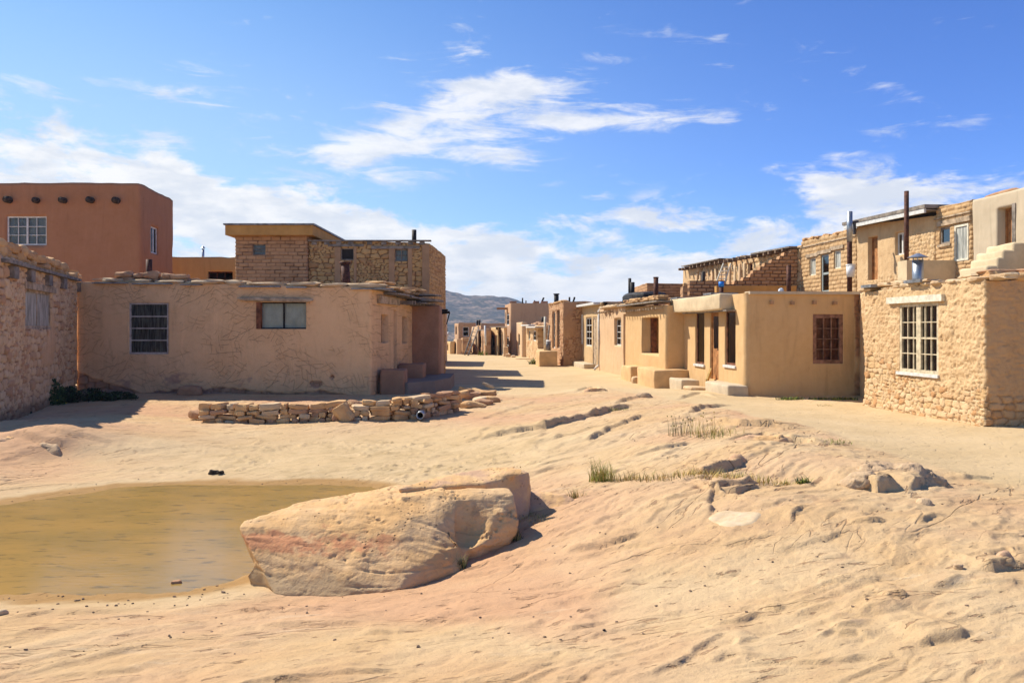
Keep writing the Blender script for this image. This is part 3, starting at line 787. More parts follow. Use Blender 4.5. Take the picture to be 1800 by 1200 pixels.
def p_plaster(amp=.02, seed=1, fine=.004, stainz=(-.0, .45), stain=.0):
    def f(i, a, z, s, H):
        d = amp*fbm(s*.8, z*.8, 3, seed)+fine*fbm(s*7, z*7, 3, seed+2)
        st = sst(z+.25*fbm(s*.9, z, 2, seed+5), stainz[1], stainz[0])*stain
        o = np.zeros_like(a); return d, o, o+.5, o+1, st
    return f
def p_blend(f1, f2, mask):
    def f(i, a, z, s, H):
        r1 = f1(i, a, z, s, H); r2 = f2(i, a, z, s, H); m = mask(i, a, z, s); return tuple(x*(1-m)+y*m for x, y in zip(r1, r2))
    return f
# ------------------------------------------------------------------ wall materials
OCH = (.52, .345, .175); OCH2 = (.46, .29, .135)
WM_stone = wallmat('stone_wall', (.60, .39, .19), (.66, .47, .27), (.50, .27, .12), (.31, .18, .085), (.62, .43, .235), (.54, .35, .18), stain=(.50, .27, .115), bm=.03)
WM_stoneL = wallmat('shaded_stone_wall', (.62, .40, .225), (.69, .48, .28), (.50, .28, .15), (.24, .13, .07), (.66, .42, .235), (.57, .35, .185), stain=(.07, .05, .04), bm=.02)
WM_hatch = wallmat('scored_plaster', (.40, .23, .14), (.46, .29, .18), (.34, .19, .11), (.28, .17, .10), (.75, .475, .25), (.67, .41, .21), stain=(.33, .20, .15), hatch=True)
WM_red = wallmat('red_adobe_plaster', (.4, .2, .1), (.4, .2, .1), (.4, .2, .1), (.3, .18, .1), (.40, .19, .10), (.37, .17, .085), bm=.006)
WM_yel = wallmat('yellow_plaster', (.4, .2, .1), (.4, .2, .1), (.4, .2, .1), (.3, .18, .1), (.60, .37, .14), (.55, .33, .12), bm=.006)
WM_ada = wallmat('dark_adobe_brick', (.46, .26, .13), (.52, .30, .155), (.40, .22, .11), (.13, .07, .04), (.4, .25, .15), (.4, .25, .15))
WM_stn2 = wallmat('yellow_stone_wall', (.52, .31, .125), (.58, .36, .155), (.42, .225, .10), (.17, .09, .045), (.44, .28, .14), (.40, .25, .12), bm=.02)
WM_adr = wallmat('sunlit_adobe_brick', (.53, .345, .175), (.57, .38, .20), (.46, .285, .14), (.36, .215, .10), (.56, .39, .21), (.52, .36, .19))
WM_ochre = wallmat('ochre_plaster', (.4, .2, .1), (.4, .2, .1), (.4, .2, .1), (.3, .18, .1), (.62, .405, .20), (.575, .365, .17), stain=(.34, .24, .15), bm=.006)
WM_peach = wallmat('peach_plaster', (.5, .3, .2), (.5, .3, .2), (.5, .3, .2), (.3, .18, .1), (.62, .42, .25), (.57, .38, .215), bm=.006)
WM_pink = wallmat('pink_brown_plaster', (.4, .2, .1), (.4, .2, .1), (.4, .2, .1), (.3, .18, .1), (.50, .31, .18), (.47, .285, .165), bm=.006)
WM_tan = wallmat('tan_plaster', (.5, .3, .2), (.5, .3, .2), (.5, .3, .2), (.3, .18, .1), (.52, .42, .29), (.48, .385, .26), bm=.006)
WM_grey = wallmat('grey_beige_plaster', (.5, .3, .2), (.5, .3, .2), (.5, .3, .2), (.3, .18, .1), (.50, .40, .29), (.45, .35, .25), bm=.008)
WM_brickred = wallmat('red_stone_wall', (.48, .27, .14), (.54, .33, .18), (.40, .20, .10), (.25, .13, .07), (.49, .29, .15), (.44, .25, .13), bm=.02)
PLM = {}
def plm(name, c): return M(name, c, .95, .1, 2.2, .008, 18)
PL_OCH = plm('ochre_mud', (.60, .385, .185)); PL_GREY = plm('grey_mud', (.52, .415, .28)); PL_TAN = plm('tan_mud', (.60, .46, .28)); PL_RED = plm('red_mud', (.36, .19, .11)); PL_PEA = plm('peach_mud', (.56, .37, .21)); PL_DK = plm('trodden_mud', (.26, .19, .14)); PL_YEL = plm('yellow_fascia', (.52, .27, .08))
BRN_PL = plm('brown_mud', (.40, .24, .13))
# smooth mud-plastered block (bench, step, oven wall)
def mudblock(mb, o, d, a0, a1, b0, b1, z0, z1, n=None, r=.05, N=5):
    if n is None: n = (d[1], -d[0])
    ph = random.uniform(0, 9); V = []; F_ = []; idx = {}
    def vert(i, j, k):
        key = (i, j, k)
        if key in idx: return idx[key]
        ex = r/max(.01, (a1-a0)); ey = r/max(.01, (b1-b0)); ez = r/max(.01, (z1-z0))
        def cr(i, e): return [0, e, .35, .65, 1-e, 1][i]
        x, y, z = cr(i, ex), cr(j, ey), cr(k, ez)
        c = (i in (0, N))+(j in (0, N))+(k in (0, N))
        if c >= 2:
            s_ = .30 if c == 2 else .42
            if i in (0, N): x = x+(ex*s_ if i == 0 else -ex*s_)
            if j in (0, N): y = y+(ey*s_ if j == 0 else -ey*s_)
            if k in (0, N): z = z+(ez*s_ if k == 0 else -ez*s_)
        X = a0+(a1-a0)*x; Y = b0+(b1-b0)*y; Z = z0+(z1-z0)*z
        w = .014
        X += w*math.sin(Y*7+Z*5+ph); Y += w*math.sin(X*6+Z*4+ph*2); Z += w*math.sin(X*5+Y*6+ph)
        idx[key] = len(V); V.append((o[0]+d[0]*X+n[0]*Y, o[1]+d[1]*X+n[1]*Y, Z)); return idx[key]
    for a in range(N):
        for b in range(N):
            for e in (0, N):
                for qd in (((e, a, b), (e, a+1, b), (e, a+1, b+1), (e, a, b+1)), ((a, e, b), (a, e, b+1), (a+1, e, b+1), (a+1, e, b)), ((a, b, e), (a+1, b, e), (a+1, b+1, e), (a, b+1, e))):
                    f = [vert(*x) for x in qd]; F_.append(f if e else f[::-1])
    mb.add(V, F_); return mb
def part_block(name, H, side, a0, a1, b0, b1, z0, z1, mat):
    p0, d, nn, L = H.frames[side]; m = MB(); mudblock(m, (p0.x, p0.y), (d.x, d.y), a0, a1, b0, b1, z0, z1, (nn.x, nn.y)); return m.build(name, mat, H.root, True)
def pipe_thing(name, x, y, z0, z1, r, mat, label, cat='stovepipe', cap=None, collar=None, group=None, lean=0, r2=None):
    root = empty(name, (x, y, z0), label, cat, group); m = MB(); m.tube((x, y, z0-.05), (x+lean, y, z1), r, r, 16); m.build('pipe', mat, root, True)
    if cap == 'cone':
        m = MB(); m.tube((x+lean, y, z1+.06), (x+lean, y, z1+.16), r*1.9, r*.3, 16)
        for k in range(3):
            a = k*2.1; m.tube((x+lean+r*.9*math.cos(a), y+r*.9*math.sin(a), z1-.03), (x+lean+r*.9*math.cos(a), y+r*.9*math.sin(a), z1+.08), .012)
        m.build('rain_cap', mat, root, False)
    if cap == 'rim': m = MB(); m.tube((x+lean, y, z1-.02), (x+lean, y, z1+.04), r*1.3, r*1.3, 16); m.build('rim', mat, root, True)
    if cap == 'open': m = MB(); m.tube((x+lean, y, z1-.05), (x+lean, y, z1+.005), r*1.12, r*1.12, 16); m.build('rim', mat, root, True)
    if collar: m = MB(); m.tube((x, y, z0-.05), (x, y, z0+.07), r*1.5, r*1.15, 16); m.build('collar', collar, root, True)
    return root
# ================================================================== LEFT SIDE
# stone house at the far left
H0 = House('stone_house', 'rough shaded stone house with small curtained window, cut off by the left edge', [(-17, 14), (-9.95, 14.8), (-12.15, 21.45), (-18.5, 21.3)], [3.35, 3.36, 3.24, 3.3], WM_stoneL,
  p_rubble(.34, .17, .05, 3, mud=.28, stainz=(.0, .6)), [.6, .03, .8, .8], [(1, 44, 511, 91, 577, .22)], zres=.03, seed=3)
GREY_PANE = M('grey_pane', (.40, .39, .33), .25, .3, 4, .001, stretch=(3, 3, .5)); H0.window(0, 2, 1, WOODL, .03, .06, pane=GREY_PANE, name='window')  # opaque light-grey pane with a slight gloss, in place of clear glass
s0 = H0.ops[0]; H0.trim(1, s0[1]-.1, s0[2]+.25, s0[4]-.004, s0[4]+.14, WOODL, .045)
for q, u in enumerate((20, 50, 82, 108, 137)):
    a, y = online(u, (-9.95, 14.8), (-12.15, 21.45)); m = MB(); p0, d, nn, L = H0.frames[1]
    m.fbox((p0.x, p0.y), (d.x, d.y), a-.17, a+.17, -.1, .10, 2.92, 3.17+.02*(q % 2), (nn.x, nn.y)); m.build('beam_end', WOODG, H0.root)
m = MB(); p0, d, nn, L = H0.frames[1]; m.fbox((p0.x, p0.y), (d.x, d.y), .3, L-.1, -.2, .14, 3.20, 3.27, (nn.x, nn.y)); m.build('roof_board', WOODG, H0.root)
H0.edge_stones(1, STONE_L, .2, L+.3, (.22, .5), (.14, .24), .45, rows=2, seed=5, skip=.18)
H0.edge_stones(1, STONE_R, 1.2, L+.5, (.2, .45), (.12, .2), .4, z=3.42, rows=1, out=-.25, seed=15, name='roof_rubble', skip=.25)
# long plastered house
fL1 = [(-12.2, 21.5), (-3.95, 21.5), (-3.36, 26.2), (-12.2, 27.6)]
def patL1():
    pl = p_plaster(.03, 21, .004); rb = p_rubble(.35, .18, .05, 22)
    def f(i, a, z, s, H):
        d, j, t, p, st = pl(i, a, z, s, H); r = rb(i, a, z, s, H)
        edge = np.interp(a, [0, .8, 1.8, 3.5, 4.5, 6, 6.8, 7.6, 8.3], [.75, .38, .12, .25, .22, .12, .22, .02, -.3])+.10*fbm(a*2.3, a*0, 3, 5)
        m = np.where(i == 0, sst(edge-z, -.01, .03), 0)
        for (ca, cz, ra, rz) in ((6.7, .33, .17, .12), (7.17, .53, .07, .06)):
            if i == 0: m = np.maximum(m, sst(1-np.hypot((a-ca)/ra, (z-cz)/rz)+.35*fbm(a*8, z*8, 2, 6), 0, .12))
        cr = sst(.05*fbm(z*3, z*0, 3, 9)*1.0+.012-np.abs(a-.45-.08*fbm(z*2, z*0+3, 3, 8)), -.01, .004)*(i == 0)*0
        d = d*(1-m)+(r[0]-.05)*m
        band = (np.exp(-((z-.45)/.30)**2)*sst(fbm(a*1.5+3, z*2.6, 5, 33, .65), -.15, .6)) if i == 0 else 0*a
        return d, r[1]*m, r[2], 1-m, np.clip(band*1.1+.9*m*(z < .2)*(a < 4), 0, 1)
    return f
H1 = House('plastered_house', 'long one-storey house with cracked buff plaster scored in criss-cross lines, on the left', fL1, [3.22, 3.04, 3.0, 3.2], WM_hatch, patL1(), [.03, .035, .8, .8],
  [(0, 227, 532, 296, 622, .22), (0, 452, 531, 538, 578, .24), (1, 670, 553, 683, 602, .3), (1, 692, 545, 697.5, 655, .3), (1, 707, 556, 716, 603, .3)], zres=.03, drop=.15, seed=4)
H1.window(0, 1, 4, M('pale_grey_frame', (.42, .37, .32), .8, .2, 8, .002), .02, .05, .035, curtain=M('dim_curtain', (.22, .20, .18), .9, .4, 5, .001, stretch=(5, 5, .4))); H1.window(1, 2, 1, BLACKP, .12, .035, .04, mull=(.52,), curtain=CURTW)
H1.window(2, 1, 2, WOODR, .22, .04, curtain=CURT); H1.window(4, 1, 2, WOODR, .22, .04, curtain=CURT); H1.door(3, WOODR, .2)
sx = H1.ops[1]; m = MB(); m.stone(H1.P(0, (sx[1]+sx[2])/2-.15, .02, sx[4]+.07), (sx[2]-sx[1]+.75, .2, .12), 0, .02, .07, 3, 6, 6); m.build('lintel', WOODL, H1.root)
m = MB(); o_, d_, n_ = H1.fr(1); m.fbox(o_, d_, sx[1]-.02, sx[1]+.10, -.14, .02, sx[3], sx[4], n_); m.build('window_jamb', WOODR, H1.root)
H1.edge_stones(0, PL_OCH if False else STONE_P, .6, 8.2, (.5, 1.3), (.10, .15), .5, out=.05, seed=8)
H1.edge_stones(0, STONE_R, 0, 3.2, (.2, .5), (.12, .24), .4, rows=2, out=-.1, seed=9, name='roof_rubble', skip=.2)
H1.edge_stones(1, STONE_L, .4, 4.9, (.4, .9), (.07, .12), .8, rows=3, out=.35, seed=10, skip=.25)
rnd = random.Random(11); m = MB()
p0, d, nn, L = H1.frames[0]; a = .5
while a < 8.1:
    w_ = rnd.uniform(.5, 1.5); zt = H1.tops[0]+(H1.tops[1]-H1.tops[0])*(a+w_/2)/L
    if rnd.random() < .8: m = MB(); m.fbox((p0.x, p0.y), (d.x, d.y), a, a+w_, -.2, .10+rnd.uniform(0, .03), zt-.05+rnd.uniform(-.01, .01), zt-.022, (nn.x, nn.y)); m.build('roof_flashing', TIN, H1.root)
    a += w_+rnd.uniform(.02, .3)
m = MB(); p0, d, nn, L = H1.frames[1]
for (a0, a1, o0, z0, hh) in ((.05, 1.6, .28, 2.98, .04), (1.2, 3.1, .45, 2.90, .05), (2.6, 4.6, .5, 2.86, .05), (3.9, 5.2, .95, 2.80, .07), (4.3, 5.3, .85, 3.0, .05), (3.6, 5.0, .7, 2.70, .05)):
    m.fbox((p0.x, p0.y), (d.x, d.y), a0, a1, -.2, o0, z0, z0+hh, (nn.x, nn.y))
m.build('roof_boards', WOODG, H1.root)
m = MB(); m.fbox((p0.x, p0.y), (d.x, d.y), .5, 2.6, .03, .12, 2.62, 2.84, (nn.x, nn.y)); m.build('eave_beam', WOODL, H1.root)
H1.vigas(1, [2.9, 3.3, 3.8, 4.3, 4.7], 2.72, .06, .5, WOODG, True)
# wing wall with dark red plaster at the far end
m = MB(); mudblock(m, (0, 0), (1, 0), -3.45, -2.46, 26.0, 26.9, -.2, 2.68, (0, 1)); m.build('wing_wall', PL_RED, H1.root, True)
# two benches and the raised porch floor
p0, d, nn, L = H1.frames[1]
def hb(u0, u1, Yf, zt, deep, name):
    x0, x1 = ru(u0)*Yf, ru(u1)*Yf; m = MB(); mudblock(m, (0, 0), (1, 0), x0-.1, x1, Yf, Yf+deep, -.2, zt, (0, 1)); return m.build(name, PL_RED, H1.root, True)
hb(674, 711, 21.9, .72, .75, 'bench'); hb(704, 744, 24.1, .78, .9, 'bench')
m = MB(); PLt = [(-3.9, 22.2), (-3.0, 22.0), (-2.3, 22.9), (-1.95, 24.3), (-2.0, 26.6), (-3.5, 27.0)]
m.add([(x, y, .34) for x, y in PLt]+[(x+(.05 if i in (1, 2, 3) else 0), y-.03, -.4) for i, (x, y) in enumerate(PLt)], [tuple(range(6))]+[(i, 6+i, 6+(i+1) % 6, (i+1) % 6) for i in range(6)]); m.build('porch_floor', PL_DK, H1.root)
m = MB(); m.stone((-8.9, 21.25, .16), (.62, .35, .30), 0, 0, .08, 5, 4, 5); tag(m.build('stone_block', STONE_R, None, loc=(-8.9, 21.25, 0)), 'squared red stone block at the foot of the scored plaster wall, left part', 'stone block')
# red-brown two-storey house
H2 = House('adobe_house', 'tall smooth red-brown adobe house with a row of round beam ends, upper left', [(-27, 30), (ru(248)*30, 30), (-14.98, 34), (-27, 36)], [7.6, 7.58, 7.52, 7.5], WM_red, p_plaster(.035, 41, .005), [.12, .1, 1, 1],
  [(0, 12, 380, 82, 431, .15), (1, 265, 399, 278, 446, .2)], zres=.1, drop=.3, r=.16, wob=.05)
H2.window(0, 4, 3, WHITE, .04, .06, .025, mull=(.5,), curtain=CURTB, fd=.06); H2.window(1, 2, 1, WHITE, .06, .06, mull=(.5,), curtain=CURTB)
H2.vigas(0, [online(u, (-27, 30), (ru(248)*30, 30))[0] for u in (-30, 17, 66, 114, 161, 207)], zat(351, 29.8), .125, .26, M('dark_log', (.06, .04, .03), .9, .4, 8, .004, 50))
# low yellow house
Y3 = 37.; H3 = House('yellow_house', 'low yellow plastered house showing between the tall adobe house and the brick building', [at(288, Y3), at(425, Y3), at(425, Y3+4), at(288, Y3+4)], zat(453, Y3), WM_yel, p_plaster(.03, 51), [.15, 1, 1, 1], [(0, 365, 477, 409, 492, .2)], zres=.12, wob=.08)
H3.window(0, 3, 1, WOODR, .1)
pipe_thing('roof_vent', *at(357, Y3+.8), zat(453, Y3)-.2, zat(438, Y3+.8), .06, SILVER, 'thin metal vent pipe standing on the low yellow house', 'vent pipe', 'cone')
# brick and stone two-storey building
Y4 = 28.3; xa, xm, xb = ru(413)*Y4, ru(540)*Y4, ru(755)*Y4
H4a = House('brick_house', 'upper storey of dark adobe brick under an orange flat eave, small paned window', [(xa, Y4), (xm, Y4), (xm, Y4+5), (xa, Y4+5)], zat(414, Y4), WM_ada, p_brick(.34, .135, .035, 61, jw=.03), [.035, 1, 1, .5], [(0, 444, 429, 467, 448, .16)], zres=.03, z0=-.4)
H4a.window(0, 1, 3, WOODG, .05, .04, .03, curtain=CURTB)
fa = MB(); fa.fbox((0, Y4), (1, 0), ru(402)*Y4, ru(554)*Y4, -5.0, .35, zat(416, Y4)+.02, zat(399, Y4)+.02, (0, -1)); fa.build('roof_slab', PL_YEL, H4a.root)
fa = MB(); fa.fbox((0, Y4), (1, 0), ru(402)*Y4-.05, ru(555)*Y4+.05, -5.1, .42, zat(399, Y4)+.023, zat(397, Y4)+.04, (0, -1)); fa.build('roof_edge', TIN, H4a.root)
H4 = House('stone_building', 'two-storey yellow stone building with a black window opening and beam ends, left of the street', [(xm+.02, Y4+.12), (xb, Y4+.12), (xb+.15, Y4+5), (xm+.02, Y4+5)], [zat(421, Y4), zat(427, Y4), zat(428, Y4), zat(421, Y4)], WM_stn2, p_rubble(.30, .16, .045, 71, joint=(.03, .25)), [.035, .1, 1, 1],
  [(0, 599, 436, 622, 457, .3), (0, 694, 438, 717, 459, .2)], zres=.03, z0=-.4)
H4.window(0, 1, 1, WOODG, .05, .04, pane=DARK); H4.window(1, 2, 2, WOODG, .05, .04, .03, curtain=CURTB)  # first pane painted near-black for the unlit room behind it
p0, d, nn, L = H4.frames[0]
for (u0, u1, v0, v1) in ((577, 640, 429, 433), (653, 738, 432, 437)):
    a0, _ = online(u0, H4.foot[0], H4.foot[1]); a1, _ = online(u1, H4.foot[0], H4.foot[1]); H4.trim(0, a0, a1, zat(v1, Y4), zat(v0, Y4), WOODG, .06)
H4.trim(0, 0, L+.05, zat(424, Y4), zat(421.5, Y4), WOODG, .1, name='roof_plank')
for u in (553, 575, 596, 617, 650, 675, 700, 722, 742):
    a0, _ = online(u, H4.foot[0], H4.foot[1]); m = MB(); m.fbox((p0.x, p0.y), (1, 0), a0-.09, a0+.09, -.1, .07, zat(430, Y4), zat(424.5, Y4), (0, -1)); m.build('beam_end', WOODG, H4.root)
H4.trim(0, L-.28, L-.02, 2.5, zat(427, Y4)-.05, BRN_PL, .055, name='corner_post')
for s_ in (0, 1):
    o = H4.ops[s_]; H4.trim(0, o[1]-.22, o[1]-.004, o[3]-1.3, o[4]+.03, BRN_PL, .035, name='mud_jamb'); H4.trim(0, o[2]+.004, o[2]+.16 if s_ else o[2]+.1, o[3]-1.3, o[4]+.03, BRN_PL, .035, name='mud_jamb')
pipe_thing('stovepipe', *at(728, Y4+1.5), zat(428, Y4)-.2, zat(404, Y4+1.5), .09, BLACKP, 'black stovepipe standing on the roof of the yellow stone building')
pipe_thing('stovepipe', *at(610, 23.6), 2.9, zat(463, 23.6), .13, RUST, 'rust-brown capped stovepipe on the scored plaster house, under the black window opening', cap='rim', group=None, lean=-.06)
pipe_thing('stovepipe', *at(262, 22.3), 3.0, zat(456, 22.3), .085, RUST, 'short rusty pipe among the roof stones of the long plastered house')
m = MB(); m.tube((*at(586, 23), 2.95), (*at(586, 23), 3.14), .1, .1, 14); m.tube((*at(586, 23), 3.14), (*at(586, 23), 3.18), .13, .02, 14); tag(m.build('roof_vent', TIN, None, loc=(*at(586, 23), 2.95)), 'squat metal roof vent just left of the rust-brown capped stovepipe', 'roof vent')
# left row farther along the street (right ends seen past the wing wall)
for (nm_, lb, x, y0, y1, top, mat, pt_, sd_) in (
  ('plaster_house', 'dark narrow house end with a hanging lamp bracket, just past the red wing wall', -2.72, 28.2, 34.5, 2.75, WM_pink, p_plaster(.03, 81), 1),
  ('two_storey_house', 'taller house of the left row hidden behind the wing wall, its roof edge just showing', -3.35, 36, 41.5, 4.6, WM_stn2, p_rubble(seed=82), 2),
  ('plaster_house', 'low house of the left row past the taller one, mostly hidden by the wing wall', -4.3, 45.5, 54, 3.0, WM_peach, p_plaster(.03, 83), 3)):
    h_ = House(nm_, lb, [(x-6, y0), (x, y0), (x-.25, y1), (x-6, y1)], top, mat, pt_, [.3, .2, 1, 1], [], zres=.2, seed=sd_)
    if sd_ == 1:
        m = MB(); m.tube((x-.1, 28.4, 2.45), (x+.42, 28.4, 2.5), .05); m.tube((x+.42, 28.4, 2.5), (x+.30, 28.4, 2.05), .02); m.fbox((x-.4, 28.1), (1, 0), 0, .75, -.4, .1, 2.5, 2.6, (0, -1)); m.build('lamp_bracket', BLACKP, h_.root)
        m = MB()
        for q in range(9): m.stone((x+random.uniform(-.1, .3), 28+random.uniform(-.4, .2), -.1+random.uniform(0, .25)), (.3, .25, .18), random.uniform(0, 3), .2, .16)
        m.build('foundation_stones', STONE_R, h_.root)
# ================================================================== RIGHT SIDE
e = (-.0889, 1)
def foot(x, y, L, dep, k=.0889): return [(x, y), (x+dep, y+dep*k), (x+dep+e[0]*L, y+dep*k+L), (x+e[0]*L, y+L)]
# near stone house
fR1 = [(9.4, 15.2), (12.5, 15.47), (12.1, 19.87), (9.0, 19.6)]
def patR1():
    rb = p_rubble(.24, .13, .040, 101, joint=(.02, .15)); big = p_rubble(.5, .24, .05, 104)
    def f(i, a, z, s, H):
        r = rb(i, a, z, s, H); nz_ = fbm(a*1.1, z*1.1, 4, 105)
        rough = .02*fbm(s*1.5, z*1.5, 3, 106)+.016*fbm(s*5, z*6, 4, 107)-.050*np.abs(fbm(s*8, z*9, 3, 108))-.022*sst(np.abs(fbm(s*2.5, z*4, 4, 109)), .05, .0)
        if i == 3: # a runs from the far end to the near corner
            edge = np.interp(a, [0, .6, 1.4, 2.2, 3.0, 3.3, 4.0, 4.41], [1.25, 1.2, 1.0, .85, .8, .5, .42, .5])+.55*nz_
            m = sst(z-edge, -.04, .08); m = np.maximum(m*1.0, 0)
            faint = sst(fbm(a*1.4, z*1.2, 3, 110)+np.clip((1.6-a)*.3, -.4, .4), .0, .3)*.5
            m = m*(1-.55*faint)
            lst = np.where((a > 4.22), .6*(1-sst(np.abs(np.mod(z, .45)-.22), .1, .2)), 0); m = np.clip(m-lst*(z < 2.3), 0, 1)
            d = r[0]*(1-m)+(.03+rough)*m
            d = d+.12*sst(.75, .0, 1)*np.exp(-np.maximum(z, 0)*3.5)*.6
        else:
            g = big(i, a, z, s, H); m = sst(z-.55-.3*nz_, -.05, .08)*(1-.25*sst(fbm(s, z, 3, 120), .2, .4)); r = g
            d = g[0]*(1-m)+(.02+rough*.8)*m
        jn = np.clip(r[1]*(1-m), 0, 1)
        return d, jn, r[2], np.clip(m, 0, 1), 0*a+(0 if i == 3 else 1)  # every side but the street face takes the more orange second colour
    return f
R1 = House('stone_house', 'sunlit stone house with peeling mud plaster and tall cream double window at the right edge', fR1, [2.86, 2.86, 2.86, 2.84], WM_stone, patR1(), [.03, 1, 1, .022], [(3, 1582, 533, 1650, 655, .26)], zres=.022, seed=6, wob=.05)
R1.window(0, 6, 4, mw=.16, fmat=M('old_cream_frame', (.56, .46, .30), .75, .2, 9, .002), rec=.0, fw=.07, bar=.022, mull=(.5,), curtain=CURTW, sash=2, fd=.07)
oR = R1.ops[0]; R1.trim(3, oR[1]-.42, oR[2]+.22, oR[4]+.02, oR[4]+.17, CREAM, .09, name='lintel'); R1.trim(3, oR[1]-.06, oR[2]+.06, oR[3]-.075, oR[3]-.004, WHITE, .07, name='sill')
R1.edge_stones(3, STONE_P, -.2, 4.5, (.25, .6), (.07, .13), .42, rows=2, out=.07, seed=21, skip=.12)
R1.edge_stones(0, STONE_L, -.15, 3, (.45, .8), (.16, .2), .42, rows=1, out=.06, seed=22)
R1.edge_stones(0, STONE_R, -.15, 3, (.4, .7), (.09, .12), .4, z=3.0, rows=1, out=.04, seed=23, name='coping_stones')
m = MB(); p0, d, nn, L = R1.frames[3]
for (a0, a1, o0, zz) in ((.1, .55, .16, 2.92), (1.9, 2.5, .15, 2.93)): m = MB(); m.fbox((p0.x, p0.y), (d.x, d.y), a0, a1, -.3, o0, zz, zz+.07, (nn.x, nn.y)); m.build('roof_slate', TIN, R1.root)
# plastered house next to it
fR2 = [(6.59, 21.7), (12.3, 22.15), (11.8, 27.6), (6.08, 27.35)]
def patR2():
    pl = p_plaster(.03, 131, .003, (.0, .4), .5); rb = p_rubble(.28, .15, .04, 132, mud=.4)
    def f(i, a, z, s, H):
        r = pl(i, a, z, s, H); q = rb(i, a, z, s, H)
        m = sst(a-3.22+.04*fbm(z*2, z*0, 2, 3), -.02, .02)*(i == 0)
        m2 = sst(np.interp(a, [0, 1, 1.6, 3.4], [-.2, -.1, .06, .05])+.08*fbm(a*3, a*0, 3, 6)-z, -.01, .02)*(i == 0); m = np.maximum(m, m2)
        return tuple(x*(1-m)+y*m for x, y in zip(r, q))
    return f
R2 = House('plaster_house', 'smooth ochre house with red-brown barred window facing us and three narrow openings streetward', fR2, [2.9, 2.9, 2.9, 2.86], WM_ochre, patR2(), [.035, 1, 1, .04],
  [(0, 1429, 552, 1482, 639, .2), (3, 1222, 545, 1238, 640, .2), (3, 1248, 545, 1263, 667, .2), (3, 1274, 545, 1293, 642, .2)], zres=.035, r=.14, seed=7)
RBAR = M('old_red_frame', (.27, .14, .09), .8, .3, 7, .003, 40)
PN = M('red_curtain', (.24, .08, .05), .6, .3, 4, .001)
R2.window(0, 3, 4, RBAR, .01, .11, .02, curtain=PN, fd=.09)
GRC = M('green_grey_curtain', (.56, .52, .38), .8, .15, 2, .001)
for k in (1, 3): R2.window(k, 1, 1, WOODR, .05, .07, curtain=GRC, sill=WHITE)
R2.door(2, WOODO, .06, glass=True, boards=2)
p0, d, nn, L = R2.frames[3]
part_block('eave', R2, 3, -.35, 4.7, -.25, .38, 2.44, 2.93, PL_TAN)
m = MB(); m.fbox((p0.x, p0.y), (d.x, d.y), .9, 5.0, -.1, .3, 2.40, 2.446, (nn.x, nn.y)); m.build('eave_board', WOODG, R2.root)
m = MB()
for a0, a1 in ((-.3, .5), (3.2, 3.9)): m = MB(); m.fbox((p0.x, p0.y), (d.x, d.y), a0, a1, -.5, .36, 2.935, 2.99, (nn.x, nn.y)); m.build('roof_slate', TIN, R2.root)
R2.vigas(0, [.75, 1.35, 2.0, 2.6], 2.62, .045, .12, BRN_PL, True)
m = MB(); p0, d, nn, L = R2.frames[0]; m.fbox((p0.x, p0.y), (d.x, d.y), .1, 3.5, -.3, .1, 2.865, 2.945, (nn.x, nn.y)); m.build('roof_coping', PL_GREY, R2.root)
m = MB(); mudblock(m, (0, 0), e, 0, 0, 0, 0, 0, 0) if False else None
def gblock(name, x, y, dx_, dy_, z0, z1, mat, label, cat, rot=0):
    m = MB(); mudblock(m, (x, y), (math.cos(rot), math.sin(rot)), 0, dx_, 0, dy_, z0, z1, (-math.sin(rot), math.cos(rot))); return tag(m.build(name, mat, None, True, loc=(x, y, max(z0, 0))), label, cat)
gblock('plaster_step', 6.02, 21.45, .62, 1.9, -.3, .30, PL_GREY, 'broad grey plastered step at the near corner of the ochre house, below its door', 'step', R(5))
gblock('plaster_step', 5.5, 25.0, .62, 1.3, -.4, .22, PL_GREY, 'small grey plastered block between the steps and the ochre bench', 'step', R(5))
m = MB(); m.stone((5.82, 24.2, .0), (.7, .9, .16), .1, .05, .06, 4, 5, 6); tag(m.build('stone_slab', STONE_P, None, loc=(5.82, 24.2, -.1)), 'flat pale slab lying in front of the narrow door between two grey steps', 'stone slab')
m = MB(); m.fbox((6.05, 23.9), (.45, .9), -.1, .5, 0, .05, 0, .16); mm = MB(); mm.add([(v[0], v[1], v[2]+.22+(v[1]-23.9)*.6) for v in m.v], m.f); tag(mm.build('wooden_board', M('yellow_board', (.55, .38, .14), .8, .2, 5, .003), None, loc=(6.05, 23.9, .2)), 'short yellowish board leaning by the narrow door on the grey steps', 'board')
# bay with porch opening
fR3 = foot(5.44, 27.2, 6.1, 4.8)
R3 = House('bay_house', 'golden plastered house with deep brown-framed opening and plastered benches at its foot', fR3, [2.72, 2.8, 2.85, 2.85], WM_ochre, p_plaster(.03, 141), [.08, 1, 1, .06], [(3, 1128, 558, 1158, 622, .9)], zres=.06, r=.12, seed=8, drop=.1)
o3 = R3.ops[0]; p0, d, nn, L = R3.frames[3]
m = MB()
for a0, a1, bb in ((o3[1]+.02, o3[1]+.22, -.35), (o3[2]-.26, o3[2]-.02, -.12)): m = MB(); m.fbox((p0.x, p0.y), (d.x, d.y), a0, a1, bb-.2, bb, o3[3], o3[4]-.004, (nn.x, nn.y)); m.build('porch_post', WOODR, R3.root)
m = MB(); m.fbox((p0.x, p0.y), (d.x, d.y), o3[1]-.1, o3[2]+.1, -.95, -.9, o3[3]-.1, o3[4]+.1, (nn.x, nn.y)); m.build('painted_dark_panel', DARK, R3.root)  # near-black sheet, paints the unlit depth of the opening
R3.vigas(3, np.arange(.3, 6, .42), 2.62, .035, .28, WOODL, True)
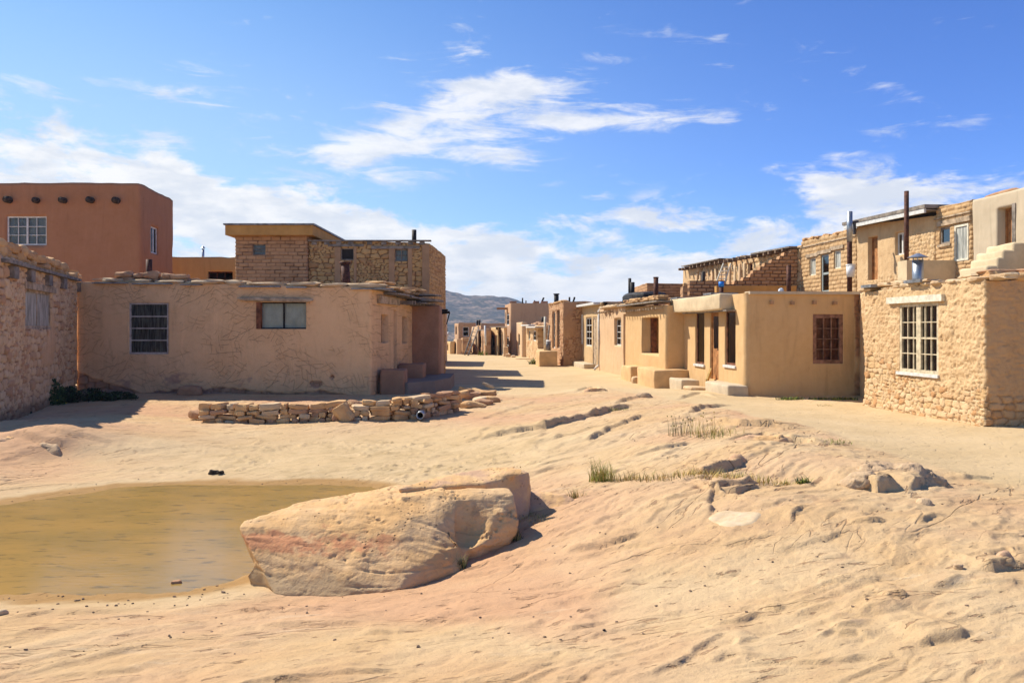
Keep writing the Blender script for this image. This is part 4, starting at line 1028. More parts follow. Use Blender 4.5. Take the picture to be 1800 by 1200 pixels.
R3.edge_stones(3, STONE_L, .2, 5.8, (.2, .4), (.08, .13), .45, rows=2, out=.25, seed=31, skip=.15, z=2.92)
m = MB(); m.fbox((p0.x, p0.y), (d.x, d.y), -.1, 6.1, -.4, .33, 2.70+.14, 2.70+.19, (nn.x, nn.y)); m.build('roof_board', WOODG, R3.root)
x, y = 4.93, 26.6
m = MB(); mudblock(m, (x, y), (1, .0889), 0, 1.25, 0, 2.4, -.5, .46, (-.0889, 1)); m.build('bench', PL_OCH, R3.root, True)
m = MB(); mudblock(m, (x-.30, y+3.4), (1, .0889), 0, .9, 0, 1.6, -.5, .40, (-.0889, 1)); m.build('bench', PL_OCH, R3.root, True)
m = MB(); m.stone((4.75, 29.5, -.1), (.3, .5, .3), 0, 0, .06, 4, 4, 6); m.build('step', STONE_P, R3.root)
# pink-buff house with window
fR4 = foot(5.02, 33.3, 6.6, 5)
R4 = House('plaster_house', 'buff house with one tall paned window, dark tarps on its roof, downpipes at both ends', fR4, 2.86, WM_peach, p_plaster(.04, 151), [.2, 1, 1, .07], [(3, 1080, 560, 1092, 607, .25), (3, 1096, 553, 1103, 645, .3)], zres=.07, r=.12, seed=9)
R4.window(0, 2, 4, WHITE, .12, .05, .03, curtain=CURTW); R4.door(1, WOODO, .2)
R4.vigas(3, np.arange(.5, 4, .45), 2.70, .035, .25, WOODL, True); R4.edge_stones(3, STONE_P, 1.5, 6.4, (.4, .9), (.12, .2), .6, rows=1, out=.25, seed=33)
R4.edge_stones(3, STONE_R, 0, 6.5, (.6, .9), (.2, .35), .6, rows=1, out=-1.2, seed=34, name='roof_rubble', gap=-.06)
m = MB(); p0, d, nn, L = R4.frames[3]
m.stone(R4.P(3, 3.2, -1.6, 3.25), (3.6, 1.6, .75), math.atan2(d.y, d.x), 0, .05, 5, 5, 5); m.build('tarp', M('black_tarp', (.018, .014, .012), .6, .3, 3, .03, 6), R4.root)
def downpipe(x, y, z0, z1, r, mat, lb, foot_=.25):
    m = MB(); m.tube((x+.3, y, z1+.12), (x, y, z1-.1), r); m.tube((x, y, z1-.1), (x, y, z0+.2), r); m.tube((x, y, z0+.2), (x-foot_, y-.2, z0), r); return tag(m.build('downpipe', mat, None, True, loc=(x, y, z0)), lb, 'downpipe')
downpipe(4.98, 33.2, -.2, 2.7, .055, SILVER, 'silver downpipe between the golden bay house and the buff house')
downpipe(4.45, 39.4, -.2, 2.9, .06, WHITE, 'white downpipe at the far end of the buff house, leaning outward')
# yellow weathered house with white windows
fR5 = foot(4.55, 40, 5.3, 5)
R5 = House('weathered_house', 'yellowish weathered house with two tall white windows beside a pale door and white eave', fR5, 3.25, WM_adr, p_blend(p_plaster(.03, 161), p_rubble(.3, .16, .03, 162), lambda i, a, z, s: sst(fbm(a*.9, z*.9, 3, 163)-z*.25, .0, .2)*.8), [.2, 1, 1, .08], [(3, 1030, 558, 1040, 608, .15), (3, 1051, 557, 1061, 609, .15), (3, 1042, 558, 1049, 643, .15)], zres=.08, seed=10)
for k in (0, 1): R5.window(k, 2, 4, WHITE, .03, .07, .04, curtain=CURTB)
R5.door(2, WOODL, .03)
R5.trim(3, -.3, 5.5, 3.14, 3.26, WHITE, .35, name='fascia')
m = MB(); mudblock(m, (3.85, 41.2), (1, .0889), 0, .6, 0, 3.3, -.6, .0, (-.0889, 1)); m.build('step', PL_GREY, R5.root, True)
# tall stone house corner
fR6 = [(3.0, 45), (8, 45.45), (7.5, 51.4), (2.45, 51)]
R6 = House('stone_house', 'tall brown stone house end standing behind a square plastered planter, farther down the right side', fR6, [3.45, 3.5, 3.5, 3.4], WM_brickred, p_rubble(.4, .2, .05, 171, mud=.35), [.05, 1, 1, .08], [(3, 971, 548, 976, 612, .25), (3, 979, 545, 984, 612, .25)], zres=.05, seed=11, wob=.1)
R6.window(0, 1, 3, WHITE, .1, .08, curtain=CURTB); R6.window(1, 1, 3, WOODG, .1, .08, curtain=CURTB)
R6.edge_stones(3, STONE_L, 0, 5.8, (.3, .6), (.1, .18), .5, rows=1, out=.1, seed=36)
m = MB(); m.tube((ru(1024)*45, 44.8, 1.0), (ru(1024)*45, 44.8, 2.7), .03); m.fbox((ru(1022)*44.9, 44.9), (1, 0), 0, .12, 0, .06, 1.0, 2.7); m.build('window_frame', WHITE, R6.root)
# planter / oven wall
xq, yq = ru(948)*44, 44.0
m = MB(); mudblock(m, (xq, yq), (1, .06), 0, 1.05, 0, 2.2, -.6, zat(617, 44), (-.06, 1)); tag(m.build('plaster_block', PL_OCH, None, True, loc=(xq, yq, -.3)), 'square plastered wall block projecting into the street before the tall brown stone house', 'plaster wall')
rt = empty('oil_drum', (ru(963)*45.4, 45.6, zat(617, 45.4)), 'grey metal drum standing on top of the square plastered block', 'drum'); m = MB(); cx_, cy_, cz_ = rt.location
m.tube((cx_, cy_, cz_-.1), (cx_, cy_, cz_+.58), .19, .19, 18); m.build('body', TIN, rt, True); m = MB(); m.tube((cx_, cy_, cz_+.58), (cx_, cy_, cz_+.66), .2, .08, 18); m.build('lid', WHITE, rt)
m = MB(); m.tube((ru(958)*44.9, 45.3, .3), (ru(958)*44.9+.02, 45.3, 2.6), .07); tag(m.build('pole', CREAM, None, True, loc=(ru(958)*44.9, 45.3, .3)), 'pale upright pole beside the grey drum', 'pole')
m = MB(); m.tube((ru(961)*45.6, 45.9, .3), (ru(966)*45.9, 46.1, 2.1), .07, .05); tag(m.build('leaning_pole', WOODG, None, True, loc=(ru(961)*45.6, 45.9, .3)), 'dark stick leaning behind the grey drum', 'pole')
# low stone house with dark doorway
fR7 = [(2.3, 52.5), (7, 52.9), (6, 64), (ru(925)*63, 63)]
R7 = House('low_stone_house', 'low reddish stone house with two little windows and white roof sheets over a dark doorway', fR7, [zat(572, 53), 2.6, 2.6, zat(571, 63)], WM_stone, p_rubble(.4, .22, .05, 181), [.3, 1, 1, .1], [(3, 929, 581, 932, 597, .2), (3, 937, 581, 942, 599, .2), (3, 945.5, 576, 957, 614, .7)], zres=.1, seed=12, th=.25)
R7.window(0, 1, 1, WHITE, .05, .06); R7.window(1, 1, 2, WHITE, .05, .08, curtain=CURTB); R7.door(2, M('dark_red_boards', (.10, .035, .02), .8, .3, 5, .004), .5, boards=6)
p0, d, nn, L = R7.frames[3]; m = MB()
for a0, a1, zz, oo in ((L*.03, L*.5, 2.1, .5), (L*.5, L*.99, 1.95, .7)): m.fbox((p0.x, p0.y), (d.x, d.y), a0, a1, -.6, oo, zz, zz+.09, (nn.x, nn.y))
m.build('roof_sheet', WHITE, R7.root)
R7.edge_stones(3, STONE_R, 1, 10, (.5, 1.1), (.15, .3), .6, rows=1, out=-.2, seed=38)
# plaster pillar wall
Yp = 64.; H8b = House('plaster_house', 'narrow pale plastered house end with a slit window, in front of the large pinkish-brown house', [at(917, Yp), at(926.5, Yp), at(925, Yp+6), at(907.5, Yp+6)], zat(566, Yp), WM_peach, p_plaster(.03, 191), [.3, 1, 1, .12], [(3, 911, 588, 914, 606, .2)], zres=.12, r=.15)
H8b.window(0, 1, 1, DARK, .1)
# big pinkish-brown house
Y8 = 72.; H8 = House('large_plaster_house', 'large smooth pinkish-brown two-storey house standing tall over the far right side of the street', [at(897, Y8), at(975, Y8), at(972, Y8+10), at(887.5, Y8+10)], [zat(533, Y8), zat(533, Y8), zat(533, Y8), zat(531, Y8)], WM_pink, p_plaster(.03, 201), [.3, 1, 1, .15], [(3, 890.5, 552, 895, 572, .2), (3, 890, 592, 894.5, 622, .2), (3, 888.3, 550, 889.6, 570, .2)], zres=.15, r=.2)
H8.window(0, 2, 2, WHITE, .05, .12, .06, curtain=CURTW); H8.window(1, 2, 2, WHITE, .05, .12, .06, curtain=CURTW); H8.window(2, 1, 2, WHITE, .05, .12, .06)
m = MB(); m.fbox(at(873, Y8+4), (1, 0), 0, (ru(893)-ru(873))*(Y8+4), 0, 2.5, zat(541, Y8), zat(538.5, Y8), (0, 1)); m.build('awning', WOODO, H8.root)
m = MB()
for u0, u1 in ((896, 908), (938, 948), (952, 963)): m.fbox(at(u0, Y8+1), (1, 0), 0, (ru(u1)-ru(u0))*(Y8+1), 0, 1, zat(533, Y8)-.1, zat(528.5, Y8), (0, 1))
m.build('parapet_blocks', PL_RED, H8.root)
for u, v, r_, ln, lb in ((919, 523.5, .07, 0, 'thin upright black pipe on the big pinkish-brown house'), (925, 528, .06, 0, 'shortest black pipe on the big pinkish-brown house, right of the thin one'), (936, 528, .07, .25, 'slanting small black pipe on the big pinkish-brown house'), (950, 523, .09, .35, 'slanting thicker black pipe on the big pinkish-brown house')):
    pipe_thing('stovepipe', *at(u-.5, Y8+2), zat(535, Y8), zat(v, Y8+2), r_, BLACKP, lb, lean=ln)
pipe_thing('stovepipe', *at(978, 52), 3.1, zat(517, 52), .16, BLACKP, 'tall thick black stovepipe over the brown stone house in the middle distance', cap='rim')
for u, ln, lb in ((1001, 0, 'small upright black pipe behind the brown stone house roof'), (1004.5, .2, 'small slanting black pipe beside the upright one on the brown stone house')):
    pipe_thing('stovepipe', *at(u, 48), 3.2, zat(522, 48), .06, BLACKP, lb, lean=ln)
pipe_thing('stovepipe', *at(954, 57), 2.2, zat(557, 57), .12, BLACKP, 'short black stovepipe on the low reddish stone house')
for u0, u1, Yb, z0, z1, lb in ((885, 893, 66, -.6, zat(610, 66), 'tallest pale plastered block at the foot of the large pinkish-brown house'), (889, 897, 64, -.6, zat(622, 64), 'middle low plastered block at the foot of the large pinkish-brown house'), (899, 906, 63, -.6, zat(625, 63), 'lowest plastered block, before the narrow house end with a slit window')):
    m = MB(); mudblock(m, at(u0, Yb), (1, 0), 0, (ru(u1)-ru(u0))*Yb, 0, .8, z0, z1, (0, 1)); tag(m.build('plaster_bench', PL_PEA, None, True, loc=(*at(u0, Yb), -.4)), lb, 'bench')
m = MB(); mudblock(m, at(905, 58), (1, .05), 0, (ru(935)-ru(905))*58, 0, .9, -.7, zat(630, 58), (-.05, 1)); tag(m.build('low_wall', PL_PEA, None, True, loc=(*at(905, 58), -.4)), 'low pale plastered kerb wall in front of the low reddish stone house', 'low wall')
# far row closing the street
def far(name, lb, ul, uc, ur, vt, vb, mat, Yc, wins=(), dep=5, brick=False, front=()):
    ft = [at(uc, Yc), at(ur, Yc), at(ur+.5, Yc+dep), at(ul, Yc+dep)]
    ops = [(3, a, b, c, d_, .2) for a, b, c, d_ in wins]+[(0, a, b, c, d_, .4) for a, b, c, d_ in front]
    h = House(name, lb, ft, zat(vt, Yc), mat, p_brick(.5, .2, .04, int(uc)) if brick else p_plaster(.04, int(uc)), [.2, 1, 1, .2], ops, zres=.18, z0=-1.6, r=.1, th=.2, wob=.12)
    for k in range(len(ops)): h.window(k, 1 if k % 2 else 2, 2, (WOODR, WHITE, WOODG)[k % 3], .08, .08, .05, curtain=CURT if k < len(wins) else None)
    return h
fA = far('plaster_house', 'far buff house with tiled-looking flat roof, next left of the large pinkish-brown house', 876, 886, 891, 577, 625, WM_peach, 68, [(878, 588, 880.5, 610), (882, 588, 884.5, 622)])
fB = far('plaster_house', 'far ochre house with a grey window and red door, left of the buff one', 863, 875.5, 877, 575.5, 624, WM_ochre, 70, [(865, 590, 869, 610), (872, 590, 874.5, 622)])
fC = far('brick_house', 'far house with a striped brick side and pink front, behind a leaning white post', 840, 853, 863, 579, 623, WM_ada if False else WM_brickred, 71, [(842, 592, 846, 610), (848, 592, 850, 620)], brick=True)
fD = far('plaster_house', 'far pale narrow house right of the two leaning ladder poles', 829, 839, 842, 574, 622, WM_peach, 74, [(836, 592, 838.5, 612)])
fE = far('two_storey_house', 'far two-storey buff house with a wide black opening above, at the end of the street', 799, 805.5, 836, 568, 623, WM_pink, 82, [(800.5, 574, 803, 588)], front=[(813, 574, 824, 591)])
fG = far('low_house', 'far low house with a pale front in front of the two-storey one', 797.5, 802.5, 813, 597, 623, WM_peach, 75, [])
fH = far('brick_shed', 'far low dark brick shed at the foot of the leaning ladder', 811, 812.5, 826, 595, 622, WM_brickred, 73, [], brick=True)
fI = far('orange_house', 'far low orange-fronted house near the left end of the street', 784, 791, 799, 601, 622, WM_ochre, 76, [(786, 606, 788, 616)])
fJ = far('brown_house', 'far brown house end peeping past the left row', 772, 774, 786, 600, 623, WM_brickred, 80, [], brick=True)
fK = far('rear_house', 'far dark house whose roof shows behind the row, under the hill', 838, 845, 890, 569, 600, WM_pink, 88, [])
m = MB()
for (u0, u1, v, Yb) in ((836, 853, 581, 70.6), (861, 876, 575, 69.6), (874, 892, 575, 67.6)): m.fbox(at(u0, Yb), (1, 0), 0, (ru(u1)-ru(u0))*Yb, -.4, .6, zat(v, Yb), zat(v-1.5, Yb), (0, 1))
m.build('roof_sheet', CREAM, fC.root)
for (u0, v0, u1, v1, w_) in ((817, 622.5, 833.5, 576, 0), ):
    rt = empty('ladder', (ru(819)*69, 69, -.5), 'tall wooden ladder with two long dark poles leaning against the far houses', 'ladder')
    a0 = Vector((ru(817)*69, 69, zat(623, 69))); a1 = Vector((ru(833)*72, 72, zat(575, 72))); b0 = Vector((ru(823)*68.6, 68.6, zat(624, 68.6))); b1 = Vector((ru(841.5)*72, 72, zat(576, 72)))
    for p, q in ((a0, a1), (b0, b1)): m = MB(); m.tube(p, q, .085, .06, 8); m.build('rail', WOODG, rt, True)
    for k in range(6): m = MB(); f = .12+k*.14; m.tube(a0.lerp(a1, f), b0.lerp(b1, f), .03, .03, 6); m.build('rung', WOODG, rt)
for (u0, v0, u1, v1, Yb, r_, mat, nm_, lb) in ((852.5, 572, 854, 607, 69.5, .09, WHITE, 'post', 'white post standing in front of the striped brick house'), (779, 600, 789, 584, 74, .12, WHITE, 'pole', 'short white pole slanting up at the left end of the far street'), (785.5, 576, 785.5, 586, 79.5, .07, BLACKP, 'stovepipe', 'black pipe above the slanting white pole')):
    m = MB(); m.tube((*at(u0, Yb), zat(v0, Yb)), (*at(u1, Yb), zat(v1, Yb)), r_); tag(m.build(nm_, mat, None, True, loc=(*at(u0, Yb), zat(max(v0, v1), Yb))), lb, 'stovepipe' if nm_ == 'stovepipe' else 'pole')
for u, lb in ((839, 'left one of the pair of black pipes on the far roofs under the hill'), (843, 'right one of the pair of black pipes on the far roofs under the hill')):
    pipe_thing('stovepipe', *at(u, 80), zat(571, 80), zat(562+(u == 839)*.6, 80), .11, BLACKP, lb)
# ------------------------------------------------------------------ right: second-storey row
def Sx(y): return 14-.0889*y
def SY(u): return 18900/(u-780.)
def srow(u0, u1, dep=5):
    y1, y0 = SY(u0), SY(u1); return [(Sx(y0), y0), (Sx(y0)+dep, y0+.4), (Sx(y1)+dep, y1+.4), (Sx(y1), y1)]
fS1 = [(Sx(15.4), 15.4), (Sx(15.4)+5, 15.8), (Sx(20.4)+5, 20.8), (Sx(20.4), 20.4)]
S1 = House('upper_plaster_house', 'smooth tan upper-storey house with an open brown door, at the right edge above the steps', fS1, [5.35, 5.4, 5.4, 5.28], WM_tan, p_plaster(.03, 211, .006), [1, 1, 1, .06], [(3, 1754, 364, 1783, 452, .35)], zres=.06, r=.14, z0=1.5, seed=14)
S1.door(0, WOODO, .22, boards=4); o = S1.ops[0]; S1.trim(3, o[2]-.06, o[2]+.05, o[3], o[4]+.05, WOODG, .02, -.1, 'door_frame')
m = MB(); m.stone(S1.P(3, .9, -.2, 5.33), (1.1, .22, .09), R(95), .03, .12, 8); m.build('roof_stones', STONE_R, S1.root)
S2 = House('upper_brick_house', 'upper-storey adobe brick house with a little framed window and a tall white-framed screen', srow(1644, 1708.5), [zat(352, 20.4), 5.3, 5.3, zat(365, 21.9)], WM_adr, p_brick(.30, .125, .035, 221, jw=.03), [1, 1, 1, .025], [(3, 1652, 399, 1670, 429, .15), (3, 1679, 395, 1703, 458, .1)], zres=.025, z0=1.5, th=.3)
S2.window(0, 1, 1, WOODG, .03, .06, curtain=DARK, sill=WOODL); S2.window(1, 1, 1, CREAM, -.02, .05, pane=GREY_PANE)  # little window's curtain sheet is near-black, painted as an unlit room
L = S2.frames[3][3]; S2.trim(3, .15, L-.02, zat(396, 21.2)+.02, zat(386, 21.2), WOODL, .06); S2.trim(3, 0, L, 4.98, 5.02, WOODL, .05, name='band_board')
S3 = House('upper_mud_house', 'upper-storey house of crumbling mud and stone with an orange door, under a long white fascia', srow(1505, 1644), [zat(380, 21.9), 5.2, 5.2, zat(398, 26)], WM_stone, p_blend(p_plaster(.04, 231, .01), p_rubble(.16, .12, .045, 232, joint=(.02, .35)), lambda i, a, z, s: sst(fbm(a*.9, z*.5, 3, 233)-(z-4.2)*.35, -.1, .2)*.8), [1, 1, 1, .035], [(3, 1526, 416, 1543, 492, .3), (3, 1574, 408, 1591, 448, .2)], zres=.035, z0=1.5)
S3.door(0, WOODO, .15, boards=3); S3.window(1, 2, 1, WHITE, .08, .06, mull=(.5,), curtain=CURTB)
p0, d, nn, L = S3.frames[3]
def slope_box(H, side, a0, a1, b0, b1, zA, zB, th, mat, name):
    p0, d, nn, L = H.frames[side]; vs = []
    for z_off in (0, th):
        for a, b, z in ((a0, b0, zA), (a1, b0, zB), (a1, b1, zB), (a0, b1, zA)): vs.append((p0.x+d.x*a+nn.x*b, p0.y+d.y*a+nn.y*b, z+z_off))
    m = MB(); m.add(vs, [(0, 3, 2, 1), (4, 5, 6, 7), (0, 1, 5, 4), (1, 2, 6, 5), (2, 3, 7, 6), (3, 0, 4, 7)]); return m.build(name, mat, H.root)
zA, zB = zat(401, 26), zat(375, 22)
slope_box(S3, 3, -.1, L+.1, .34, .40, zA-.02, zB-.02, .13, WHITE, 'fascia'); slope_box(S3, 3, -.15, L+.15, -1.5, .42, zA+.11, zB+.11, .10, WOODG, 'roof_edge')
slope_box(S3, 3, -.1, L+.1, -.2, .34, zA+.05, zB+.05, .03, WOODG, 'soffit')
S4 = House('upper_brick_house', 'upper-storey adobe brick house with a grey-green door between two small white-lintelled windows', srow(1408, 1505), [zat(404, 26), 5.25, 5.25, zat(424, 30)], WM_adr, p_brick(.32, .15, .04, 241, jw=.035), [1, 1, 1, .03], [(3, 1423, 453, 1434, 484, .12), (3, 1443, 447, 1457, 514, .2), (3, 1466, 440, 1478, 472, .12)], zres=.03, z0=1.5)
S4.window(0, 1, 1, CREAM, .04, .05, pane=GREY_PANE); S4.window(2, 1, 1, CREAM, .04, .05, pane=GREY_PANE); S4.window(1, 1, 2, M('grey_green_door', (.30, .33, .31), .6, .1, 5, .001), .04, .08, .08, curtain=CURTB, name='door')
for k in (0, 1, 2):
    o = S4.ops[k]
    S4.trim(3, o[1]-.22, o[2]+.22, o[4]+.03, o[4]+.16, WOODL, .05)
p0, d, nn, L = S4.frames[3]; slope_box(S4, 3, 0, L, -.2, .04, zat(436, 30), zat(416, 26.3), .04, WOODL, 'band_board')
S4.edge_stones(3, STONE_L, 0, L, (.25, .5), (.08, .14), .4, rows=1, out=.03, seed=41)
S5 = House('upper_stone_house', 'long crumbling upper storey of ribbed stone under a row of projecting roof beams', srow(1200, 1408, 6), [5.06, 5.1, 5.3, 5.40], WM_stone, p_blend(p_rubble(.34, .18, .06, 251), p_plaster(.05, 252), lambda i, a, z, s: sst(a, 10.5, 9)*0+sst(a, 3.0, 2.2)), [1, 1, 1, .05], [(3, 1300, 475, 1308, 499, .25), (3, 1315, 463, 1323, 487, .25), (3, 1224, 480, 1230, 492, .2), (3, 1252, 478, 1258, 492, .2)], zres=.05, z0=1.5)
S5.window(0, 1, 2, WOODG, .1, .06, curtain=CURTB); S5.window(1, 1, 1, WOODR, .1, .06, curtain=CURT); S5.window(2, 1, 2, WHITE, .05, .05); S5.window(3, 1, 2, WOODG, .05, .05)
p0, d, nn, L = S5.frames[3]
for a in np.arange(.4, L-.5, .66): S5.vigas(3, [a], 5.33-.32*a/L, .065, .42, WOOD, True)
for q, a in enumerate(np.arange(2.6, 10, .62)):
    part_block('rib', S5, 3, a-.12, a+.12, -.1, .07+.02*(q % 3), 2.6, 4.95, STONE_P if q % 2 else PL_PEA)
slope_box(S5, 3, L-4, L-.2, -.4, .40, 5.17, 5.08, .06, WOODG, 'roof_boards'); slope_box(S5, 3, 1, 7, -.4, .40, 5.42, 5.32, .05, WOODG, 'roof_boards')
S5.edge_stones(3, STONE_P, 6, L, (.3, .6), (.08, .15), .5, rows=1, out=.1, seed=42, skip=.3)
# stepped broken brick wall
Yb = 30.35
mb = MB(); vs = []; prof = [(1400, 438), (1392, 438), (1390, 443), (1378, 446), (1372, 452), (1360, 456), (1352, 462), (1342, 466), (1335, 473), (1324, 476), (1318, 484), (1308, 488), (1300, 496), (1280, 497), (1270, 496), (1240, 494), (1212, 496)]
xs = np.arange(ru(1212)*Yb, ru(1403)*Yb, .035); zs_ = np.arange(1.6, 5.1, .035)
pu = np.array([p[0] for p in prof])[::-1]; pz = np.array([zat(p[1], Yb) for p in prof])[::-1]
XX, ZZ = np.meshgrid(xs, zs_, indexing='ij'); dB, idB = bricks(XX, ZZ, .32, .14, 261); q_ = sst(dB, .002, .03); dd_ = .035*(q_-.6)+.01*(idB-.5)
tp_ = np.interp(XX[:, 0]/Yb*F+CX, pu, pz); tp_ = np.round(tp_/.14)*.14
VV = []; AT = []; FF = []; nx_, nz_ = XX.shape
for side_, yy_ in ((0, Yb), (1, Yb+.35)):
    for i in range(nx_):
        for k in range(nz_):
            VV.append((XX[i, k], yy_+(-dd_[i, k] if side_ == 0 else 0), min(ZZ[i, k], tp_[i]))); AT.append((1-q_[i, k], idB[i, k], 0, 1))
for i in range(nx_-1):
    for k in range(nz_-1):
        if min(ZZ[i, k], tp_[i]) < tp_[i] or min(ZZ[i+1, k], tp_[i+1]) < tp_[i+1]:
            a = i*nz_+k; FF.append((a, a+nz_, a+nz_+1, a+1)); a += nx_*nz_; FF.append((a, a+1, a+nz_+1, a+nz_))
    a = i*nz_+nz_-1; b = a+nx_*nz_; FF.append((a, a+nz_, b+nz_, b))
a = np.arange(nz_-1); FF += [(int(k), int(k)+1, int(k)+1+nx_*nz_, int(k)+nx_*nz_) for k in a]
me = bpy.data.meshes.new('brick_wall'); o0 = Vector((ru(1212)*Yb, Yb, 1.6)); me.from_pydata([(v[0]-o0.x, v[1]-o0.y, v[2]-o0.z) for v in VV], [], FF)
ca = me.color_attributes.new('wt', 'FLOAT_COLOR', 'POINT'); ca.data.foreach_set('color', np.array(AT, dtype=np.float32).ravel()); me.update()
ob = link('brick_wall', me, WM_ada, None, False); ob.location = o0; tag(ob, 'broken dark adobe brick wall stepping down leftward before the ribbed upper storey', 'brick wall')
m = MB(); m.fbox(at(1256, 29.9), (1, 0), 0, (ru(1395)-ru(1256))*29.9, 0, .3, 2.4, zat(503, 29.9)); tag(m.build('low_wall', PL_YEL, None, False, loc=(*at(1256, 29.9), 2.4)), 'thin orange plastered wall at the foot of the stepped brick wall', 'low wall')
# rear roofs in the gap
RX = House('rear_brick_house', 'dark brick box of a house with a pale left face, behind the tarps', [at(1137, 41), at(1200, 41), at(1203, 47), at(1111, 47)], [zat(498, 41), zat(499, 41), zat(499, 41), zat(501, 44)], WM_ada, p_brick(.36, .15, .03, 271), [.05, 1, 1, .2], [], zres=.05, z0=1.5)
RY = House('rear_brick_house', 'low dark brick roof wall under the ribbed upper storey, with loose stones on it', [at(1200, 37), at(1262, 37), at(1262, 40), at(1196, 40)], [zat(503, 37), zat(502, 37), 4, 4], WM_ada, p_brick(.36, .15, .03, 272), [.06, 1, 1, .2], [], zres=.06, z0=1.5)
RY.edge_stones(0, STONE_L, 0, 1.7, (.3, .6), (.12, .2), .4, rows=2, seed=51, skip=.1)
m = MB(); rnd = random.Random(5)
for k in range(24): u = rnd.uniform(1180, 1262); m.stone((*at(u, 31.5+rnd.uniform(-1, 1)), 2.95+rnd.uniform(0, .12)), (rnd.uniform(.25, .6), .3, rnd.uniform(.12, .3)), rnd.uniform(-.3, .3), rnd.uniform(-.1, .1), .15, rnd.random())
tag(m.build('roof_stones', STONE_L, None, False, loc=(*at(1220, 31.5), 2.9)), 'heap of flat sandstones lying on the roof left of the blue-capped pipe', 'stones', kind='stuff')
SL = House('rear_stone_house', 'flat earth roof of the block behind the golden bay and ochre houses', [(6.6, 27.8), (11.4, 28), (10.9, 33.5), (6.2, 33.2)], 2.86, WM_brickred, p_plaster(.03, 273), [.5, 1, 1, .5], [], zres=.3)
# in-between block behind the near stone house
RZ = House('rear_plaster_house', 'narrow brown stone infill house between the near stone house and ochre house', [(9.3, 19.95), (12.25, 20.1), (12.05, 22.0), (9.95, 21.95)], 2.9, WM_stone, p_rubble(.3, .16, .04, 281, mud=.3), [.1, 1, 1, .05], [], zres=.05)
ft = [at(1594, 21), at(1720, 21)]; m = MB(); x0, x1 = ft[0][0], ft[1][0]; zt0, zt1 = zat(457, 21), zat(458, 21)
m.add([(x0, 21, 2.6), (x1+.15, 21, 2.6), (x1-.1, 21, zt1), (x0, 21, zt0), (x0, 21.5, 2.6), (x1+.15, 21.5, 2.6), (x1-.1, 21.5, zt1), (x0, 21.5, zt0)], [(0, 1, 2, 3), (4, 7, 6, 5), (0, 3, 7, 4), (1, 5, 6, 2), (3, 2, 6, 7)])
tag(m.build('parapet_wall', PL_TAN, None, False, loc=(x0, 21, 2.7)), 'plain tan parapet wall behind the big silver chimney', 'parapet wall')
# steps
rt = empty('outside_stairs', (11.1, 17.4, 2.8), 'plastered steps climbing right to the open brown door at the right edge', 'stairs'); 
for k, (u0, v0) in enumerate(((1735, 466), (1752, 452), (1762, 439), (1780, 426))):
    m = MB(); mudblock(m, at(u0, 17.6), (1, .02), 0, (ru(1860)-ru(u0))*17.6, 0, 1.1-.02*k, 2.5, zat(v0, 17.6), (0, 1), r=.06); m.build('step', PL_TAN, rt, True)
# stovepipes right
pipe_thing('chimney', *at(1613.5, 18.6), 2.75, zat(457, 18.6), .125, SILVER, 'fat silver chimney with a conical cap on the near stone house roof', 'chimney', 'cone')
pipe_thing('stovepipe', *at(1593.5, 21.6), 3.4, zat(336, 21.6), .062, RUST, 'tallest rust-brown stovepipe, rising past the white fascia')
pp = pipe_thing('stovepipe', *at(1493.5, 24.2), 2.8, zat(373, 24.2), .075, RUST, 'stovepipe with a grey upper half and a white bucket round its middle')
m = MB(); x, y = at(1493.5, 24.2); m.tube((x, y, zat(425, 24.2)), (x, y, zat(372, 24.2)), .085, .085, 16); m.build('upper_pipe', SILVER, pp, True)
m = MB(); m.tube((x+.02, y-.02, zat(487, 24.2)), (x+.03, y-.02, zat(466, 24.2)), .115, .14, 20); m.tube((x+.03, y-.02, zat(467, 24.2)), (x+.03, y-.02, zat(465, 24.2)), .15, .15, 20); tag(m.build('bucket', M('white_plastic', (.72, .72, .70), .4, .04, 3, 0), None, True, loc=(x, y, zat(487, 24.2))), 'white plastic bucket round the tall grey-topped stovepipe', 'bucket')
m = MB(); x, y = at(1502, 24.4); m.tube((x, y, zat(412, 24.4)), (x, y, zat(392, 24.4)), .05); m.tube((x-.12, y, zat(392, 24.4)), (x+.12, y, zat(389, 24.4)), .04); tag(m.build('gutter_spout', METAL, None, False, loc=(x, y, zat(412, 24.4))), 'dark metal spout fixed beside the grey-topped stovepipe', 'spout')
pipe_thing('stovepipe', *at(1386.5, 24.5), 2.8, zat(466, 24.5), .07, RUST, 'short rusty stovepipe above the ochre house, in front of the stepped brick wall')
pipe_thing('stovepipe', *at(1236, 31.5), 2.85, zat(478, 31.5), .075, BLACKP, 'black stovepipe with a pale collar left of the blue-capped pipe', collar=WHITE)
bp = pipe_thing('stovepipe', *at(1268, 28.8), 2.8, zat(503, 28.8), .08, RUST, 'short pipe with a bright blue cap on the roof of the ochre house')
m = MB(); x, y = at(1268, 28.8); m.tube((x, y, zat(504, 28.8)), (x, y, zat(495, 28.8)), .10, .10, 16); m.build('cap', M('blue_plastic', (.02, .22, .72), .4, .1, 3, 0), bp, True)
pipe_thing('stovepipe', *at(1153, 32), 2.75, zat(487, 32), .10, RUST, 'thick dark stovepipe on the golden bay house', cap='open')
pipe_thing('stovepipe', *at(1107, 37), 3.2, zat(489, 37), .075, BLACKP, 'taller of two close black pipes behind the black tarp')
pipe_thing('stovepipe', *at(1111.5, 36.6), 3.2, zat(496, 36.6), .11, BLACKP, 'shorter of two close black pipes behind the black tarp')
